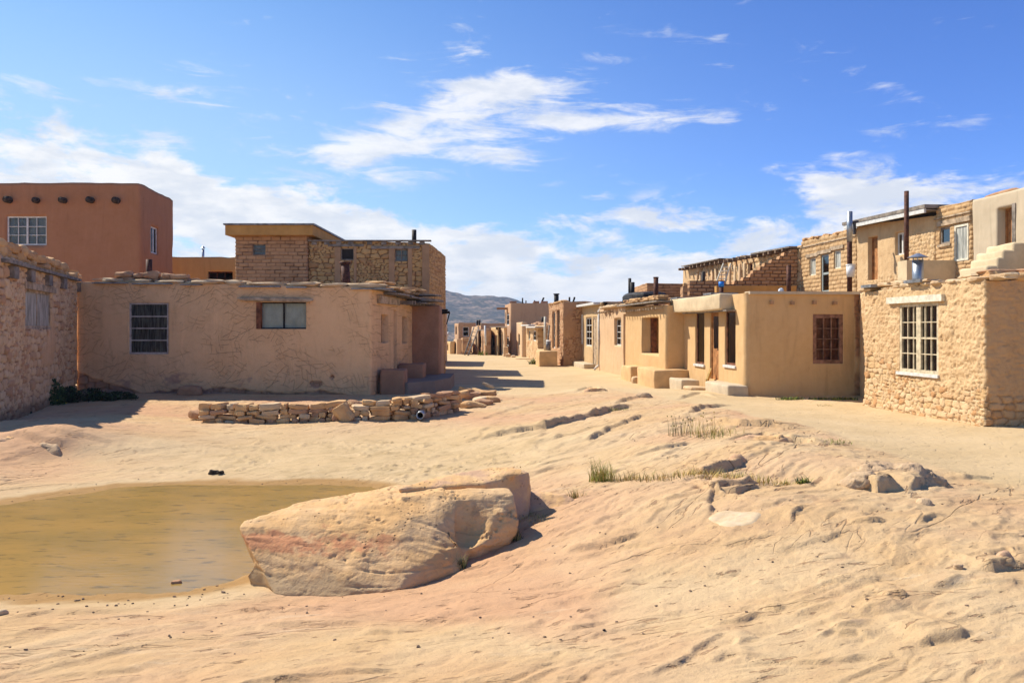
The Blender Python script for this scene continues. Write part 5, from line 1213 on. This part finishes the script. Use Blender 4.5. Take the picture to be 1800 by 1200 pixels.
m = MB(); x, y = at(1372.5, 23); m.stone((x, y, 3.02), (.17, .17, .17), 0, 0, .1, 6, 4, 2); tag(m.build('plastic_bag', M('pale_plastic', (.6, .65, .7), .5, .3, 14, .002), None, True, loc=(x, y, 2.95)), 'small crumpled pale bag lying on the ochre house roof', 'plastic bag')
m = MB(); a = at(1259, 31); b = at(1276, 31.3)
for k in range(2): m.tube((a[0]+k*.35, a[1], zat(496, 31)), (b[0]+k*.3-.1, b[1], zat(463, 31.3)), .03)
for k in range(4): f = .2+k*.2; m.tube((a[0]+(b[0]-a[0])*f-.02*k, 31.1, zat(496, 31)*(1-f)+zat(463, 31)*f), (a[0]+.35+(b[0]-a[0]-.15)*f, 31.1, zat(496, 31)*(1-f)+zat(463, 31)*f), .02)
tag(m.build('small_ladder', CREAM, None, False, loc=(a[0], a[1], zat(496, 31))), 'pale wooden ladder leaning on the ribbed upper storey', 'ladder')
# ================================================================== rubble wall
def dry_wall(name, label, px, hts, seed, thick=.35):
    rnd = random.Random(seed); pts = [Vector(gpt(u, v)) for u, v in px]; root = empty(name, pts[0], label, 'stone wall', 'dry stone walls')
    seg = [(pts[i+1].xy-pts[i].xy).length for i in range(len(pts)-1)]; T = sum(seg)
    def P(t):
        s = t*T
        for i, l in enumerate(seg):
            if s <= l or i == len(seg)-1: f = s/l; return pts[i].lerp(pts[i+1], f), (pts[i+1]-pts[i]).xy.normalized(), hts[i]+(hts[i+1]-hts[i])*f
            s -= l
    count = 0; z = 0; row = 0
    while z < max(hts) and count < 96:
        h = rnd.uniform(.09, .14); s = rnd.uniform(-.1, .1)
        while s < T and count < 96:
            w = rnd.choice([rnd.uniform(.13, .24), rnd.uniform(.22, .48)]); c, d, H = P(min(1, (s+w/2)/T))
            if z+h*.6 < H*rnd.uniform(.92, 1.1):
                m = MB(); off = rnd.uniform(-.03, .05)-z*.12; hh = h*rnd.uniform(.85, 1.12)
                pos = (c.x+d.y*off, c.y-d.x*off, c.z-.03+z+hh/2+rnd.uniform(-.012, .012))
                m.stone(pos, (w*1.02, thick*rnd.uniform(.8, 1.1), hh), math.atan2(d.y, d.x)+rnd.uniform(-.15, .15), rnd.uniform(-.15, .15), .13, rnd.random(), 3, rnd.choice([5, 9, 14]))
                m.build('stone', rnd.choice([STONE_L, STONE_L, STONE_R, STONE_P]), root); count += 1
            s += w+rnd.uniform(0, .03)
        z += h*.93; row += 1
    return root
dry_wall('dry_stone_wall', 'left half of the low dry stone wall, with rounded stones heaped unevenly', [(357, 741), (420, 743), (500, 742), (590, 738)], [.38, .45, .45, .42], 61)
dry_wall('dry_stone_wall', 'right half of the low dry stone wall, with long flat stones and a pipe mouth', [(618, 738), (700, 737), (745, 733), (800, 723)], [.38, .50, .55, .52], 62)
rnd = random.Random(63); k = 0
def loose(u, v, w, d_, h, lb, mat=STONE_L, tilt=.15, zo=0, rough=.14, p=4):
    x, y, z = gpt(u, v); z = gz(x, y); m = MB(); m.stone((x, y, z+h*.38+zo), (w, d_, h), rnd.uniform(-.6, .6), tilt, rough, rnd.random(), 4, p)
    return tag(m.build('loose_stone', mat, None, loc=(x, y, z)), lb, 'stone', 'loose stones around the dry stone wall')
G = 'loose sandstone tumbled beside the dry stone wall in front of the plastered house'
loose(605, 741, .45, .3, .36, 'upright pointed stone in the gap between the two halves of the dry stone wall', tilt=.9)
loose(592, 740, .28, .25, .2, 'small brown stone at the foot of the gap in the dry stone wall', STONE_R)
for (u, v, w, h, zo) in ((815, 716, .5, .16, 0), (828, 706, .45, .16, .1), (845, 708, .5, .15, 0), (858, 704, .45, .15, .12), (866, 708, .35, .16, 0), (835, 716, .5, .15, 0), (852, 712, .4, .14, .0), (820, 705, .4, .15, .22), (812, 712, .4, .18, .2), (840, 700, .5, .12, .12)):
    loose(u, v, w, .35, h, G, rnd.choice([STONE_L, STONE_R, STONE_P]), rnd.uniform(-.2, .3), zo)
for (u, v) in ((604, 728), (612, 722), (622, 720), (600, 735), (614, 733), (345, 738), (362, 727)): loose(u, v, rnd.uniform(.2, .35), .25, .16, G, rnd.choice([STONE_L, STONE_R]), .2, .05)
loose(858, 690, .42, .2, .1, 'flat stone balanced on the tumbled right end of the dry stone wall', STONE_P, .35, .18)
x, y, z = gpt(742, 736); rt = empty('drain_pipe', (x, y-.15, z), 'pale ring mouth of a drain pipe at the foot of the stone wall', 'pipe')
m = MB(); N = 24; vs = []; fs = []
for rr, yy_ in ((.085, -.26), (.065, -.26), (.065, .1), (.085, .1)):
    for i in range(N): an = 2*math.pi*i/N; vs.append((x+rr*math.cos(an), y-.12+yy_, z+.11+rr*math.sin(an)))
for k in range(4):
    for i in range(N): fs.append((k*N+i, k*N+(i+1) % N, ((k+1) % 4)*N+(i+1) % N, ((k+1) % 4)*N+i))
m.add(vs, fs); m.build('pipe', SILVER, rt, True); m = MB(); m.tube((x, y-.1, z+.11), (x, y, z+.11), .07); m.build('bore', BLACKP, rt)
# ================================================================== boulders
def n3(P, sc, seed=0, octv=4):
    """cheap 3-D-ish noise from three 2-D slices"""
    x, y, z = P[:, 0]*sc, P[:, 1]*sc, P[:, 2]*sc
    return (fbm(x+z*.7, y-z*.4, octv, seed)+fbm(y+11+x*.3, z*1.3+3, octv, seed+31)+fbm(z*1.1+5-y*.2, x+7, octv, seed+57))/1.7
def rock(name, hulls, mat, label, cat, voxel=.02, amp=.03, disp=None, smooth_it=6):
    bm = bmesh.new()
    for pts in hulls:
        b2 = bmesh.new()
        for p in pts: b2.verts.new(p)
        bmesh.ops.convex_hull(b2, input=b2.verts[:]); 
        tmp = bpy.data.meshes.new('t'); b2.to_mesh(tmp); b2.free(); bm.from_mesh(tmp); bpy.data.meshes.remove(tmp)
    me = bpy.data.meshes.new(name+'_src'); bm.to_mesh(me); bm.free()
    ob = bpy.data.objects.new(name+'_src', me); COL.objects.link(ob)
    md = ob.modifiers.new('r', 'REMESH'); md.mode = 'VOXEL'; md.voxel_size = voxel
    ms = ob.modifiers.new('s', 'SMOOTH'); ms.iterations = smooth_it; ms.factor = .6
    dg = bpy.context.evaluated_depsgraph_get(); dg.update()
    m2 = bpy.data.meshes.new_from_object(ob.evaluated_get(dg)); bpy.data.objects.remove(ob)
    n = len(m2.vertices); V = np.empty(n*3, np.float32); m2.vertices.foreach_get('co', V); V = V.reshape(-1, 3).astype(float)
    Nn = np.array([v.normal[:] for v in m2.vertices])
    d = amp*n3(V, 1.6, 301, 3)+amp*.5*n3(V, 5, 302, 4)+amp*.25*n3(V, 16, 303, 3)
    if disp: d = d+disp(V, Nn)
    V += Nn*d[:, None]
    o = V.mean(0); m2.vertices.foreach_set('co', (V-o).astype(np.float32).ravel()); m2.name = name; m2.update()
    r = link(name, m2, mat, None, True); r.location = o; return tag(r, label, cat)
def rockmat(name, band=True):
    m, t, b = newmat(name); P = objc(t); sp = t.nodes.new('ShaderNodeSeparateXYZ'); lk(t, P, sp.inputs[0]); z = NX(t, sp.outputs[2]); yv = NX(t, sp.outputs[1]); xv = NX(t, sp.outputs[0])
    nb = noise(t, mapping(t, P, (1, 1, 2.5)), 1.5, 6, .65); nm = noise(t, P, 7, 6, .65); nf_ = noise(t, P, 45, 4, .6); ng = noise(t, P, 160, 3, .6)
    c = mix(t, nb.ss(.35, .65), (.62, .365, .155), (.66, .43, .22)); c = mix(t, nm.ss(.5, .75)*.35, c, (.50, .29, .14))
    if band:
        zz = z+(nm-.5)*.20+(nb-.5)*.25+(xv+1.4)*.03
        redb = zz.ss(-.12, -.07)*(1-zz.ss(.00, .04))*(1-xv.ss(-1.2, -.9))*noise(t, P, 5, 5, .7).ss(.36, .52)*(1-yv.ss(7.0, 7.2))
        c = mix(t, redb*.95, c, (.55, .25, .12))
        lowb = (1-zz.ss(-.30, -.20))*(1-xv.ss(-1.4, -.9))
        c = mix(t, lowb*.65, c, (.42, .31, .18))
        dk = noise(t, P, 3.2, 5, .7).ss(.52, .66)*xv.ss(-.9, -.6)*(1-z.ss(.1, .3))
        c = mix(t, dk*.5, c, (.30, .15, .10))
    else:
        c = mix(t, noise(t, P, 3, 5, .6).ss(.45, .6)*.8, c, (.52, .32, .20))
    vo = t.nodes.new('ShaderNodeTexVoronoi'); lk(t, P, vo.inputs['Vector']); vo.inputs['Scale'].default_value = 19
    pit = (1-NX(t, vo.outputs['Distance']).ss(.08, .26))*noise(t, P, 2.4, 3, .5).ss(.50, .60)*z.ss(-.20, -.08)
    c = mix(t, pit*.6, c, (.22, .11, .06))
    lk(t, c, b.inputs['Base Color']); b.inputs['Roughness'].default_value = .95; b.inputs['Specular IOR Level'].default_value = .1
    a = bump(t, b, nm-pit*.9, .02, .9); bump(t, b, nf_+ng*.4, .008, .8, a)
    return m
RM1 = rockmat('boulder_sandstone'); RM2 = rockmat('ledge_sandstone', False)
def bp_(u, v, z): Y = F*(CH-z)/(v-HZ); return (ru(u)*Y, Y, z)
hA = [bp_(418, 926, .10), bp_(432, 950, .0), bp_(424, 915, .13), bp_(520, 885, .18), bp_(640, 862, .23), bp_(700, 852, .27), bp_(770, 850, .30), bp_(800, 868, .27), bp_(785, 900, .14),
      bp_(700, 925, .08), bp_(600, 928, .06), bp_(500, 938, .03), bp_(480, 1046, -.36), bp_(600, 1048, -.36), bp_(700, 1037, -.33), bp_(448, 1000, -.25), bp_(600, 1005, -.20), bp_(720, 1000, -.20), bp_(805, 1000, -.28), bp_(822, 985, -.24), bp_(815, 945, -.04),
      (-.55, 8.1, -.4), (-1.6, 8.3, -.5), (-2.3, 7.4, -.5), (-1.9, 6.5, -.6), (-.55, 7.0, -.6), (-2.3, 7.1, -.2)]
hB = [bp_(790, 858, .30), bp_(895, 858, .28), bp_(903, 868, .25), bp_(910, 915, .02), bp_(902, 950, -.16), bp_(800, 880, .22), bp_(830, 965, -.16), (-.0, 8.2, -.3), (-.02, 7.9, .2), (-.8, 8.2, .1), (-.8, 8.2, -.4), (-.2, 7.5, -.5), (-.7, 7.4, -.5), bp_(700, 870, .28)]
hC = [bp_(445, 985, -.15), bp_(432, 1012, -.28), bp_(436, 1028, -.36), bp_(475, 1045, -.40), bp_(500, 1000, -.2), (-1.9, 7.0, -.2), (-2.1, 6.9, -.5), (-1.8, 6.5, -.6)]
def bd(V, N):
    x, y, z = V.T
    # hollow eroded into the right end, bedding grooves in the front
    c = -.13*np.exp(-(((x+.42)/.20)**2+((y-7.25)/.35)**2+((z-.02)/.16)**2))
    fr = np.maximum(0, -N[:, 1]); g = n3(V*[1, 1, 3.2], 2.3, 320, 4)
    c += -.010*fr*sst(np.abs(g), .06, .0)-.012*fr*sst(np.abs(z+.10+.06*x+.05*fbm(x*2, y*2, 3, 321)), .03, 0)
    e_, _ = cells(x, z*1.0+y*.5, .045, .04, 330, .9, 2); hole = sst(fbm(x*2.2, z*3, 2, 331), .0, .25)*sst(z, -.18, -.08)
    pit = sst(h2(np.floor(x/.045), np.floor((z+.5*y)/.04), 332), .72, .78)
    c -= .018*hole*pit*sst(e_, .1, .5)
    rt = sst(x, -.75, -.5)*sst(z, .28, .1); c += rt*.035*n3(V, 7, 333, 3)
    bz = z+.10*x+.04*fbm(x*1.5, y*1.5, 3, 341); c += -.010*sst(np.abs(np.mod(bz*7+1.2*fbm(x*1.2, z*2, 2, 342), 1)-.5), .10, .0)*sst(fbm(x*1.7, z*4, 3, 343), -.1, .2)
    c += .012*np.maximum(0, N[:, 2])*n3(V*[1, 2.2, 1], 6, 335, 4)
    return c
rock('boulder', [hA, hB, hC], RM1, 'big pitted sandstone boulder with a red band and greyish foot, lying by the pond', 'boulder', .016, .022, bd, 5)
hD = [bp_(700, 858, .30), bp_(760, 838, .34), bp_(850, 822, .38), bp_(905, 818, .38), bp_(930, 830, .33), bp_(932, 862, .12), bp_(932, 885, .0), bp_(850, 850, .30), bp_(903, 845, .26), (-.9, 9.2, -.4), (-.6, 7.9, -.4), (.15, 8.1, -.3), (.2, 9.0, -.4), (-1.4, 8.8, -.3), bp_(905, 892, -.04)]
hD2 = [bp_(855, 824, .36), bp_(905, 818, .42), bp_(922, 822, .41), bp_(925, 832, .36), bp_(865, 838, .33), bp_(900, 842, .30)]
rock('ledge_rock', [hD, hD2], RM2, 'flat-topped reddish rock ledge just behind the pitted boulder', 'rock', .018, .03, None, 3)
hE = [bp_(905, 872, .04), bp_(940, 862, .06), bp_(990, 872, .05), bp_(1014, 882, .0), bp_(1000, 896, -.06), bp_(940, 905, -.13), bp_(905, 905, -.13), (.2, 8.4, -.5), (.8, 8.4, -.5), (.2, 7.8, -.5), (.6, 7.8, -.5)]
rock('low_rock', [hE], RM2, 'low flaky purplish rock in the lee of the boulder, ending by dry grass', 'rock', .02, .035, None, 2)
# dried-up shallow hollow with a pale rim
cx_, cy_, _z = gpt(1292, 913); vs = []; fs = []; NR, NS = 7, 40
for i in range(NR+1):
    for j in range(NS):
        a = 2*math.pi*j/NS; rr = i/NR*(1+.10*math.sin(a*3+1)+.06*math.sin(a*5)); vs.append((cx_+.25*rr*math.cos(a), cy_+.24*rr*math.sin(a)))
zz_ = ground_z(np.array([v[0] for v in vs]), np.array([v[1] for v in vs])); vs = [(v[0], v[1], float(z)+(.006 if k < NR*NS else -.02)) for k, (v, z) in enumerate(zip(vs, zz_))]
for i in range(NR):
    for j in range(NS): fs.append((i*NS+j, (i+1)*NS+j, (i+1)*NS+(j+1) % NS, i*NS+(j+1) % NS))
m = MB(); m.add(vs, fs); tag(m.build('dried_puddle', M('pale_dried_mud', (.60, .46, .29), .95, .2, 9, .006, 30, col2=(.53, .375, .21)), None, True), kind='structure')
# grey humps on the right
GM = M('grey_weathered_rock', (.56, .385, .22), .95, .3, 3.5, .03, 14, col2=(.42, .285, .17))
def hump(name, label, u, v, w, d_, h, seed, mat=GM, rz=0, amp=.04, vox=.025):
    x, y, z = gpt(u, v); z = gz(x, y); rnd2 = random.Random(seed); pts = []
    for k in range(22):
        a = rnd2.uniform(0, 6.28); r_ = rnd2.uniform(.75, 1); t_ = rnd2.choice([0, .3, .6, 1])
        px_ = math.cos(a)*w/2*r_*(1-.55*t_**2); py_ = math.sin(a)*d_/2*r_*(1-.5*t_**2)
        pts.append((x+px_*math.cos(rz)-py_*math.sin(rz), y+px_*math.sin(rz)+py_*math.cos(rz), z-.25+(h+.25)*t_))
    return rock(name, [pts], mat, label, 'rock', vox, amp, lambda V, N: -.025*sst(np.abs(n3(V*[1, 1, 2.5], 3, seed)), .07, 0), 4)
hump('rock_outcrop', 'largest grey lumpy outcrop rising from the slab beside the dirt road', 1568, 836, 1.35, .9, .05, 1, amp=.10)
hump('rock_outcrop', 'smaller grey outcrop at the front left of the largest one', 1515, 852, .6, .4, .03, 2, amp=.06)
hump('rock_outcrop', 'smooth grey outcrop trailing right from the largest one onto the road', 1620, 846, .9, .45, .02, 3, amp=.06)
hump('rock_outcrop', 'long rounded outcrop on the ridge crest, left of the ochre house in view', 1350, 772, 1.6, .6, .06, 4, mat=RM2, rz=-.2, amp=.06)
hump('rock_outcrop', 'flat broken outcrop at the top of the ridge near the golden bench', 1045, 688, 1.5, .5, .13, 5, mat=RM2, rz=-.1, amp=.05)
hump('rock_outcrop', 'dark-edged outcrop right of the topmost one on the ridge', 1128, 698, 1.1, .6, .14, 6, mat=GM, rz=-.2, amp=.06)
hump('rock_outcrop', 'low outcrop with weeds at the right end of the ridge', 1445, 785, 1.2, .5, .03, 7, mat=GM, rz=-.3, amp=.04)
hump('rock_outcrop', 'little dark nub on the slab right of the largest grey outcrop, nearer the camera', 1625, 888, .35, .28, .04, 8, amp=.03)
hump('rock_outcrop', 'broken chip of rock standing up at the right edge of the foreground', 1755, 990, .42, .25, .03, 9, mat=RM2, amp=.03)
hump('rock_outcrop', 'knobbly lump on the slab at the right edge, behind the broken chip', 1795, 945, .35, .25, .03, 10, mat=GM, amp=.03)
hump('rock_outcrop', 'brown rock beside the pond bank at the left edge, under the stone house', 20, 775, 1.2, .7, .03, 11, mat=RM2, rz=-.3, amp=.06)
hump('rock_outcrop', 'wedge of grey stone sunk in the pale slope at the left', 85, 786, .8, .35, .05, 12, mat=GM, rz=-.4, amp=.05)
hump('rock_outcrop', 'short rock step with a dark end on the slab, above the grass line', 1300, 812, .5, .3, .04, 13, mat=RM2, amp=.04)
hump('rock_outcrop', 'dark rounded nub low in the right foreground', 1590, 1062, .22, .14, .02, 14, mat=GM, amp=.02, vox=.012)
# small stones by the pond (too many to count, one scatter)
m = MB(); rnd = random.Random(77)
for k in range(260):
    while True:
        u, v = rnd.uniform(0, 1800), rnd.uniform(790, 1195)
        Y = F*(CH+.3)/(v-HZ); X = ru(u)*Y; sdv = float(poly_sd(np.array([X]), np.array([Y]), PO)[0])
        if sdv > .03 and rnd.random() < (.30 if sdv < .5 else .03): break
    z = gz(X, Y); s_ = rnd.uniform(.005, .016)*(1.6 if rnd.random() < .12 else 1)
    m.stone((X, Y, z+s_*.2), (s_*1.5, s_, s_*.8), rnd.uniform(0, 6), 0, .2, rnd.random(), 2, 3)
m.f and tag(m.build('pebbles', M('dark_pebble', (.22, .15, .10), .9, .4, 30, .001), None, False, loc=(0, 8, -.2)), 'small dark pebbles scattered round the muddy pond edge', 'pebbles', kind='stuff')
for (u, v, s_, mt, lb, nm_) in ((310, 1038, .09, STONE_R, 'brown stone at the near edge of the pond beside the bright reflection', 'small_stone'), (376, 834, .13, M('dark_clod', (.06, .045, .03), .9, .4, 30, .01), 'dark clump of dung-like mud on the flat behind the pond', 'mud_clod'), (4, 1083, .07, STONE_P, 'pale pebble at the left edge near the front of the pond', 'small_stone'), (1686, 1006, .07, GM, 'dark loose stone on the slab at right, left of the broken chip', 'small_stone'), (1062, 1112, .02, BLACKP, 'tiny black stone on the slab in the middle foreground', 'small_stone')):
    x, y, z = gpt(u, v); z = max(gz(x, y), WZ-.02); m = MB(); m.stone((x, y, z+s_*.2), (s_, s_*.7, s_*.6), .4, .1, .2, u, 5, 3)
    if nm_ == 'mud_clod': m.stone((x+.11, y-.02, z+.03), (.10, .07, .05), 1, .2, .25, 9, 4, 3)
    tag(m.build(nm_, mt, None, True, loc=(x, y, z)), lb, 'stone' if nm_ != 'mud_clod' else 'clod')
# ================================================================== vegetation
def tuft(name, label, u, v, nb, h, spread, mats, seed, lean=.5, cat='grass tuft', group=None, wid=.009, heads=0, pos=None):
    rnd = random.Random(seed); 
    if pos is None: x, y, _ = gpt(u, v)
    else: x, y = pos
    z = gz(x, y); M_ = [MB() for _ in mats]
    for k in range(nb):
        mb = M_[rnd.randrange(len(mats))]; a = rnd.uniform(0, 6.28); r_ = spread*rnd.random()**.7
        bx, by = x+math.cos(a)*r_, y+math.sin(a)*r_*.6; L_ = h*rnd.uniform(.45, 1.1); la = rnd.uniform(0, 6.28); ln = L_*lean*rnd.uniform(.3, 1.3)
        ddx, ddy = math.cos(la), math.sin(la); px_, py_ = -ddy, ddx; vs = []; N = 3
        for q in range(N+1):
            t_ = q/N; w_ = wid*(1-t_*.9)/2; cx__ = bx+ddx*ln*t_*t_; cy__ = by+ddy*ln*t_*t_; cz__ = z-.01+L_*t_*(1-.18*t_*lean)
            vs += [(cx__-px_*w_, cy__-py_*w_, cz__), (cx__+px_*w_, cy__+py_*w_, cz__)]
        mb.add(vs, [(2*q, 2*q+1, 2*q+3, 2*q+2) for q in range(N)])
        if heads and rnd.random() < heads: mb.stone((cx__, cy__, cz__), (.02, .02, .03), 0, 0, .2, rnd.random(), 2, 2)
    root = empty(name, (x, y, z), label, cat, group)
    for q, mb in enumerate(M_): mb.build('blades', mats[q], root)
    return root
GR = M('green_blade', (.24, .27, .04), .8, .3, 6, 0); GY = M('straw_blade', (.56, .40, .13), .85, .25, 6, 0); GD = M('dark_green_blade', (.05, .08, .025), .8, .3, 6, 0); GO = M('olive_blade', (.24, .21, .07), .85, .3, 6, 0)
tuft('grass_tuft', 'brightest green grass tuft on the slab, left of the straw clumps', 1058, 848, 190, .30, .16, [GR, GR, GY], 1)
tuft('grass_tuft', 'straw grass clump just right of the bright green tuft', 1100, 846, 90, .16, .20, [GY, GO], 2)
tuft('grass_tuft', 'dark green tuft growing in the shadow at the boulder foot, nearest the camera', 806, 992, 70, .15, .08, [GD, GO], 3, pos=(-.48, 7.02))
tuft('grass_tuft', 'dark dry tuft against the right end of the boulder', 890, 943, 70, .13, .09, [GD, GY], 4, pos=(.02, 7.55))
tuft('grass_tuft', 'tall thin weeds with seed heads on the ridge', 1225, 765, 55, .34, .40, [GO, GY], 5, lean=.4, heads=.15)
tuft('grass_tuft', 'olive grass beside the tall seeded weeds on the ridge', 1262, 768, 110, .22, .45, [GO, GY, GR], 6)
tuft('grass_tuft', 'dry brown weeds left of the tall seeded weeds', 1195, 768, 40, .32, .2, [GO, WOODL], 7, lean=.3, heads=.4)
G2 = 'straw grass growing in the long crack across the slab'
for k, (u, v) in enumerate(((1205, 846), (1228, 838), (1250, 842), (1272, 846), (1295, 850), (1320, 852), (1345, 853), (1160, 848), (1135, 846))):
    tuft('grass_tuft', G2, u, v, 80, .10+.04*(k % 3 == 1), .26, [GY, GY, GO], 20+k, group='grass along the slab crack', lean=.8)
tuft('weed', 'small dark green leafy weed at the right end of the grassy crack', 1412, 852, 60, .11, .08, [GD, GR], 33, lean=.8, cat='weed', wid=.018)
tuft('weed', 'low yellow-green weed just left of the dark leafy one', 1385, 853, 50, .07, .12, [GR, GY], 34, lean=.8, cat='weed', wid=.012)
tuft('grass_tuft', 'dry grass at the tip of the low purplish rock', 1010, 878, 60, .12, .12, [GY, GO], 35)
tuft('grass_patch', 'thin carpet of straw between the boulder and the low purplish rock', 940, 912, 500, .05, .45, [GY, GY, GO], 36, lean=1.2, cat='dry grass', wid=.005)
G3 = 'low green weeds along the foot of the ochre house wall'
for k, (u, v) in enumerate(((1375, 702), (1388, 702), (1400, 702), (1435, 702), (1452, 702), (1470, 703), (1485, 703), (1497, 703))):
    tuft('weed', G3, u, v, 50, .11, .22, [GR, GD], 40+k, lean=1, cat='weed', group='weeds by the ochre house', wid=.03)
tuft('weed', 'flat green weed on the dirt before the ochre house', 1448, 713, 40, .05, .3, [GO, GY], 50, lean=1.2, cat='weed', wid=.02)
tuft('weed', 'green patch in the crack near the top of the ridge', 1090, 722, 60, .09, .3, [GO, GR], 51, lean=1, cat='weed', wid=.012)
tuft('weed', 'weeds hugging the low outcrop at the right end of the ridge', 1462, 782, 70, .07, .35, [GR, GO], 52, lean=1, cat='weed', wid=.012)
tuft('weed', 'far green bush by the square plastered block', 937, 640, 60, .5, .3, [GR, GD], 53, lean=.8, cat='weed', wid=.06)
tuft('weed', 'tiny far green shrub near the white post', 849, 624, 40, .5, .5, [GR], 54, lean=.8, cat='weed', wid=.08)
tuft('grass_tuft', 'dry twiggy growth in the gap of the dry stone wall', 604, 722, 90, .32, .25, [GO, GY, WOODL], 55, lean=.9, cat='weed')
tuft('weed', 'wisp of straw floating at the back edge of the pond', 405, 862, 26, .05, .2, [GY], 56, lean=3, cat='straw', wid=.008)
# dark bush against the stone house
def bush(name, label, x, y, z, rx, ry, rz, n, seed, leaf=.05, mats=None, flowers=0):
    rnd = random.Random(seed); L_ = [MB(), MB()]; fl = MB(); st = MB()
    for k in range(26):
        a = rnd.uniform(0, 6.28); st.tube((x+rnd.uniform(-.1, .1), y, z-.05), (x+math.cos(a)*rx*.8, y+math.sin(a)*ry*.8, z+rz*rnd.uniform(.4, .9)), .01, .004, 5)
    for k in range(n):
        while True:
            p = Vector((rnd.uniform(-1, 1), rnd.uniform(-1, 1), rnd.uniform(-.1, 1)))
            if p.length < 1 and vn(np.array([p.x*3+9]), np.array([p.z*3+p.y+7]), seed)[0] > .35: break
        c = Vector((x+p.x*rx, y+p.y*ry, z+p.z*rz)); u_ = Vector((rnd.uniform(-1, 1), rnd.uniform(-1, 1), rnd.uniform(-1, 1))).normalized(); w_ = u_.orthogonal().normalized(); s_ = leaf*rnd.uniform(.6, 1.2)
        (fl if rnd.random() < flowers else L_[rnd.random() < .4]).add([c-u_*s_, c-w_*s_*.4, c+u_*s_, c+w_*s_*.4], [(0, 1, 2, 3)])
    r_ = empty(name, (x, y, z), label, 'bush'); st.build('stems', WOODG, r_)
    for q in (0, 1): L_[q].build('leaves', (mats or [GD, M('mid_green_leaf', (.07, .10, .03), .8, .3, 6, 0)])[q], r_)
    if flowers: fl.build('flowers', M('yellow_flower', (.75, .48, .03), .7, .1, 5, 0), r_)
bx, by, bz = gpt(84, 712)
bush('flowering_bush', 'dark green bush with a few yellow flowers at the foot of the shaded stone house', bx-.2, by+.1, gz(bx, by), .55, .45, .75, 2600, 1, .045, flowers=.012)
for k, (u, w_, h_, lb) in enumerate(((125, .5, .38, 'low dark scrub just right of the flowering bush'), (165, .6, .3, 'middle one of the low dark scrub in the shaded corner of the two left houses'), (208, .5, .2, 'lowest dark scrub below the left end of the plastered house'), (12, .5, .35, 'dark scrub at the very left edge under the stone house'))):
    px_, py_, pz_ = gpt(u, (707, 704, 703, 728)[k]); bush('low_scrub', lb, px_, py_, gz(px_, py_), w_, .35, h_, 1100, 5+k, .05, mats=[M('blackish_leaf', (.035, .04, .02), .9, .3, 6, 0), GD])
# ================================================================== hills and air
def hills():
    nx_, ny_ = 420, 130; K = .45; xs = np.linspace(-2400, 2600, nx_); ys = np.linspace(1500, 4200, ny_)
    X, Y = np.meshgrid(xs, ys, indexing='ij'); U = X/Y*F+CX
    rid = np.interp(X/3000*F+CX, [-200, 300, 600, 700, 760, 800, 840, 890, 960, 1050, 1300, 2000], [60, 90, 150, 160, 158, 138, 128, 118, 80, 30, 10, 10])+72
    t_ = np.clip((Y-1500)/1500, 0, 1.8); prof = np.where(t_ < 1, t_**1.25, 1-.35*(t_-1))
    Z = -66+rid*prof+18*fbm(X/260, Y/260, 5, 401)*np.clip(t_*2, 0, 1)-14*np.abs(fbm(X/150, Y/400, 4, 403))*np.clip(t_*3, 0, 1)
    me = bpy.data.meshes.new('hills'); V = np.stack([X*K, Y*K, Z*K+1], -1).reshape(-1, 3)
    i = np.arange(nx_-1)[:, None]*ny_+np.arange(ny_-1)[None, :]; q = np.stack([i, i+ny_, i+ny_+1, i+1], -1).reshape(-1, 4)
    me.from_pydata(V.tolist(), [], q.tolist()); me.update()
    m, t, b = newmat('scrubby_hill'); P = objc(t)
    n1_ = noise(t, P, .024, 7, .7); n2_ = noise(t, P, .12, 5, .75)
    c = mix(t, (n1_*.6+n2_*.7).ss(.62, .74), (.022, .028, .02), (.24, .165, .11)); lk(t, c, b.inputs['Base Color'])
    o = link('hills', me, m, None, True); tag(o, kind='structure')
hills()
def haze():
    hb_ = MB(); x0, x1, y0, y1, z0, z1 = -2700, 2700, -420, 2560, -32, 85
    hb_.add([(x0, y0, z0), (x1, y0, z0), (x1, y1, z0), (x0, y1, z0), (x0, y0, z1), (x1, y0, z1), (x1, y1, z1), (x0, y1, z1)], [(0, 3, 2, 1), (4, 5, 6, 7), (0, 1, 5, 4), (1, 2, 6, 5), (2, 3, 7, 6), (3, 0, 4, 7)])
    m = bpy.data.materials.new('haze_air'); m.use_nodes = True; t = m.node_tree; t.nodes.clear()
    v = t.nodes.new('ShaderNodeVolumePrincipled'); v.inputs['Color'].default_value = (.62, .76, 1, 1); v.inputs['Density'].default_value = .00022; v.inputs['Anisotropy'].default_value = .0
    o = t.nodes.new('ShaderNodeOutputMaterial'); t.links.new(v.outputs[0], o.inputs['Volume'])
    ob = hb_.build('haze', m); tag(ob, kind='stuff', label='thin blue air between the village and the hills', cat='haze')
haze()
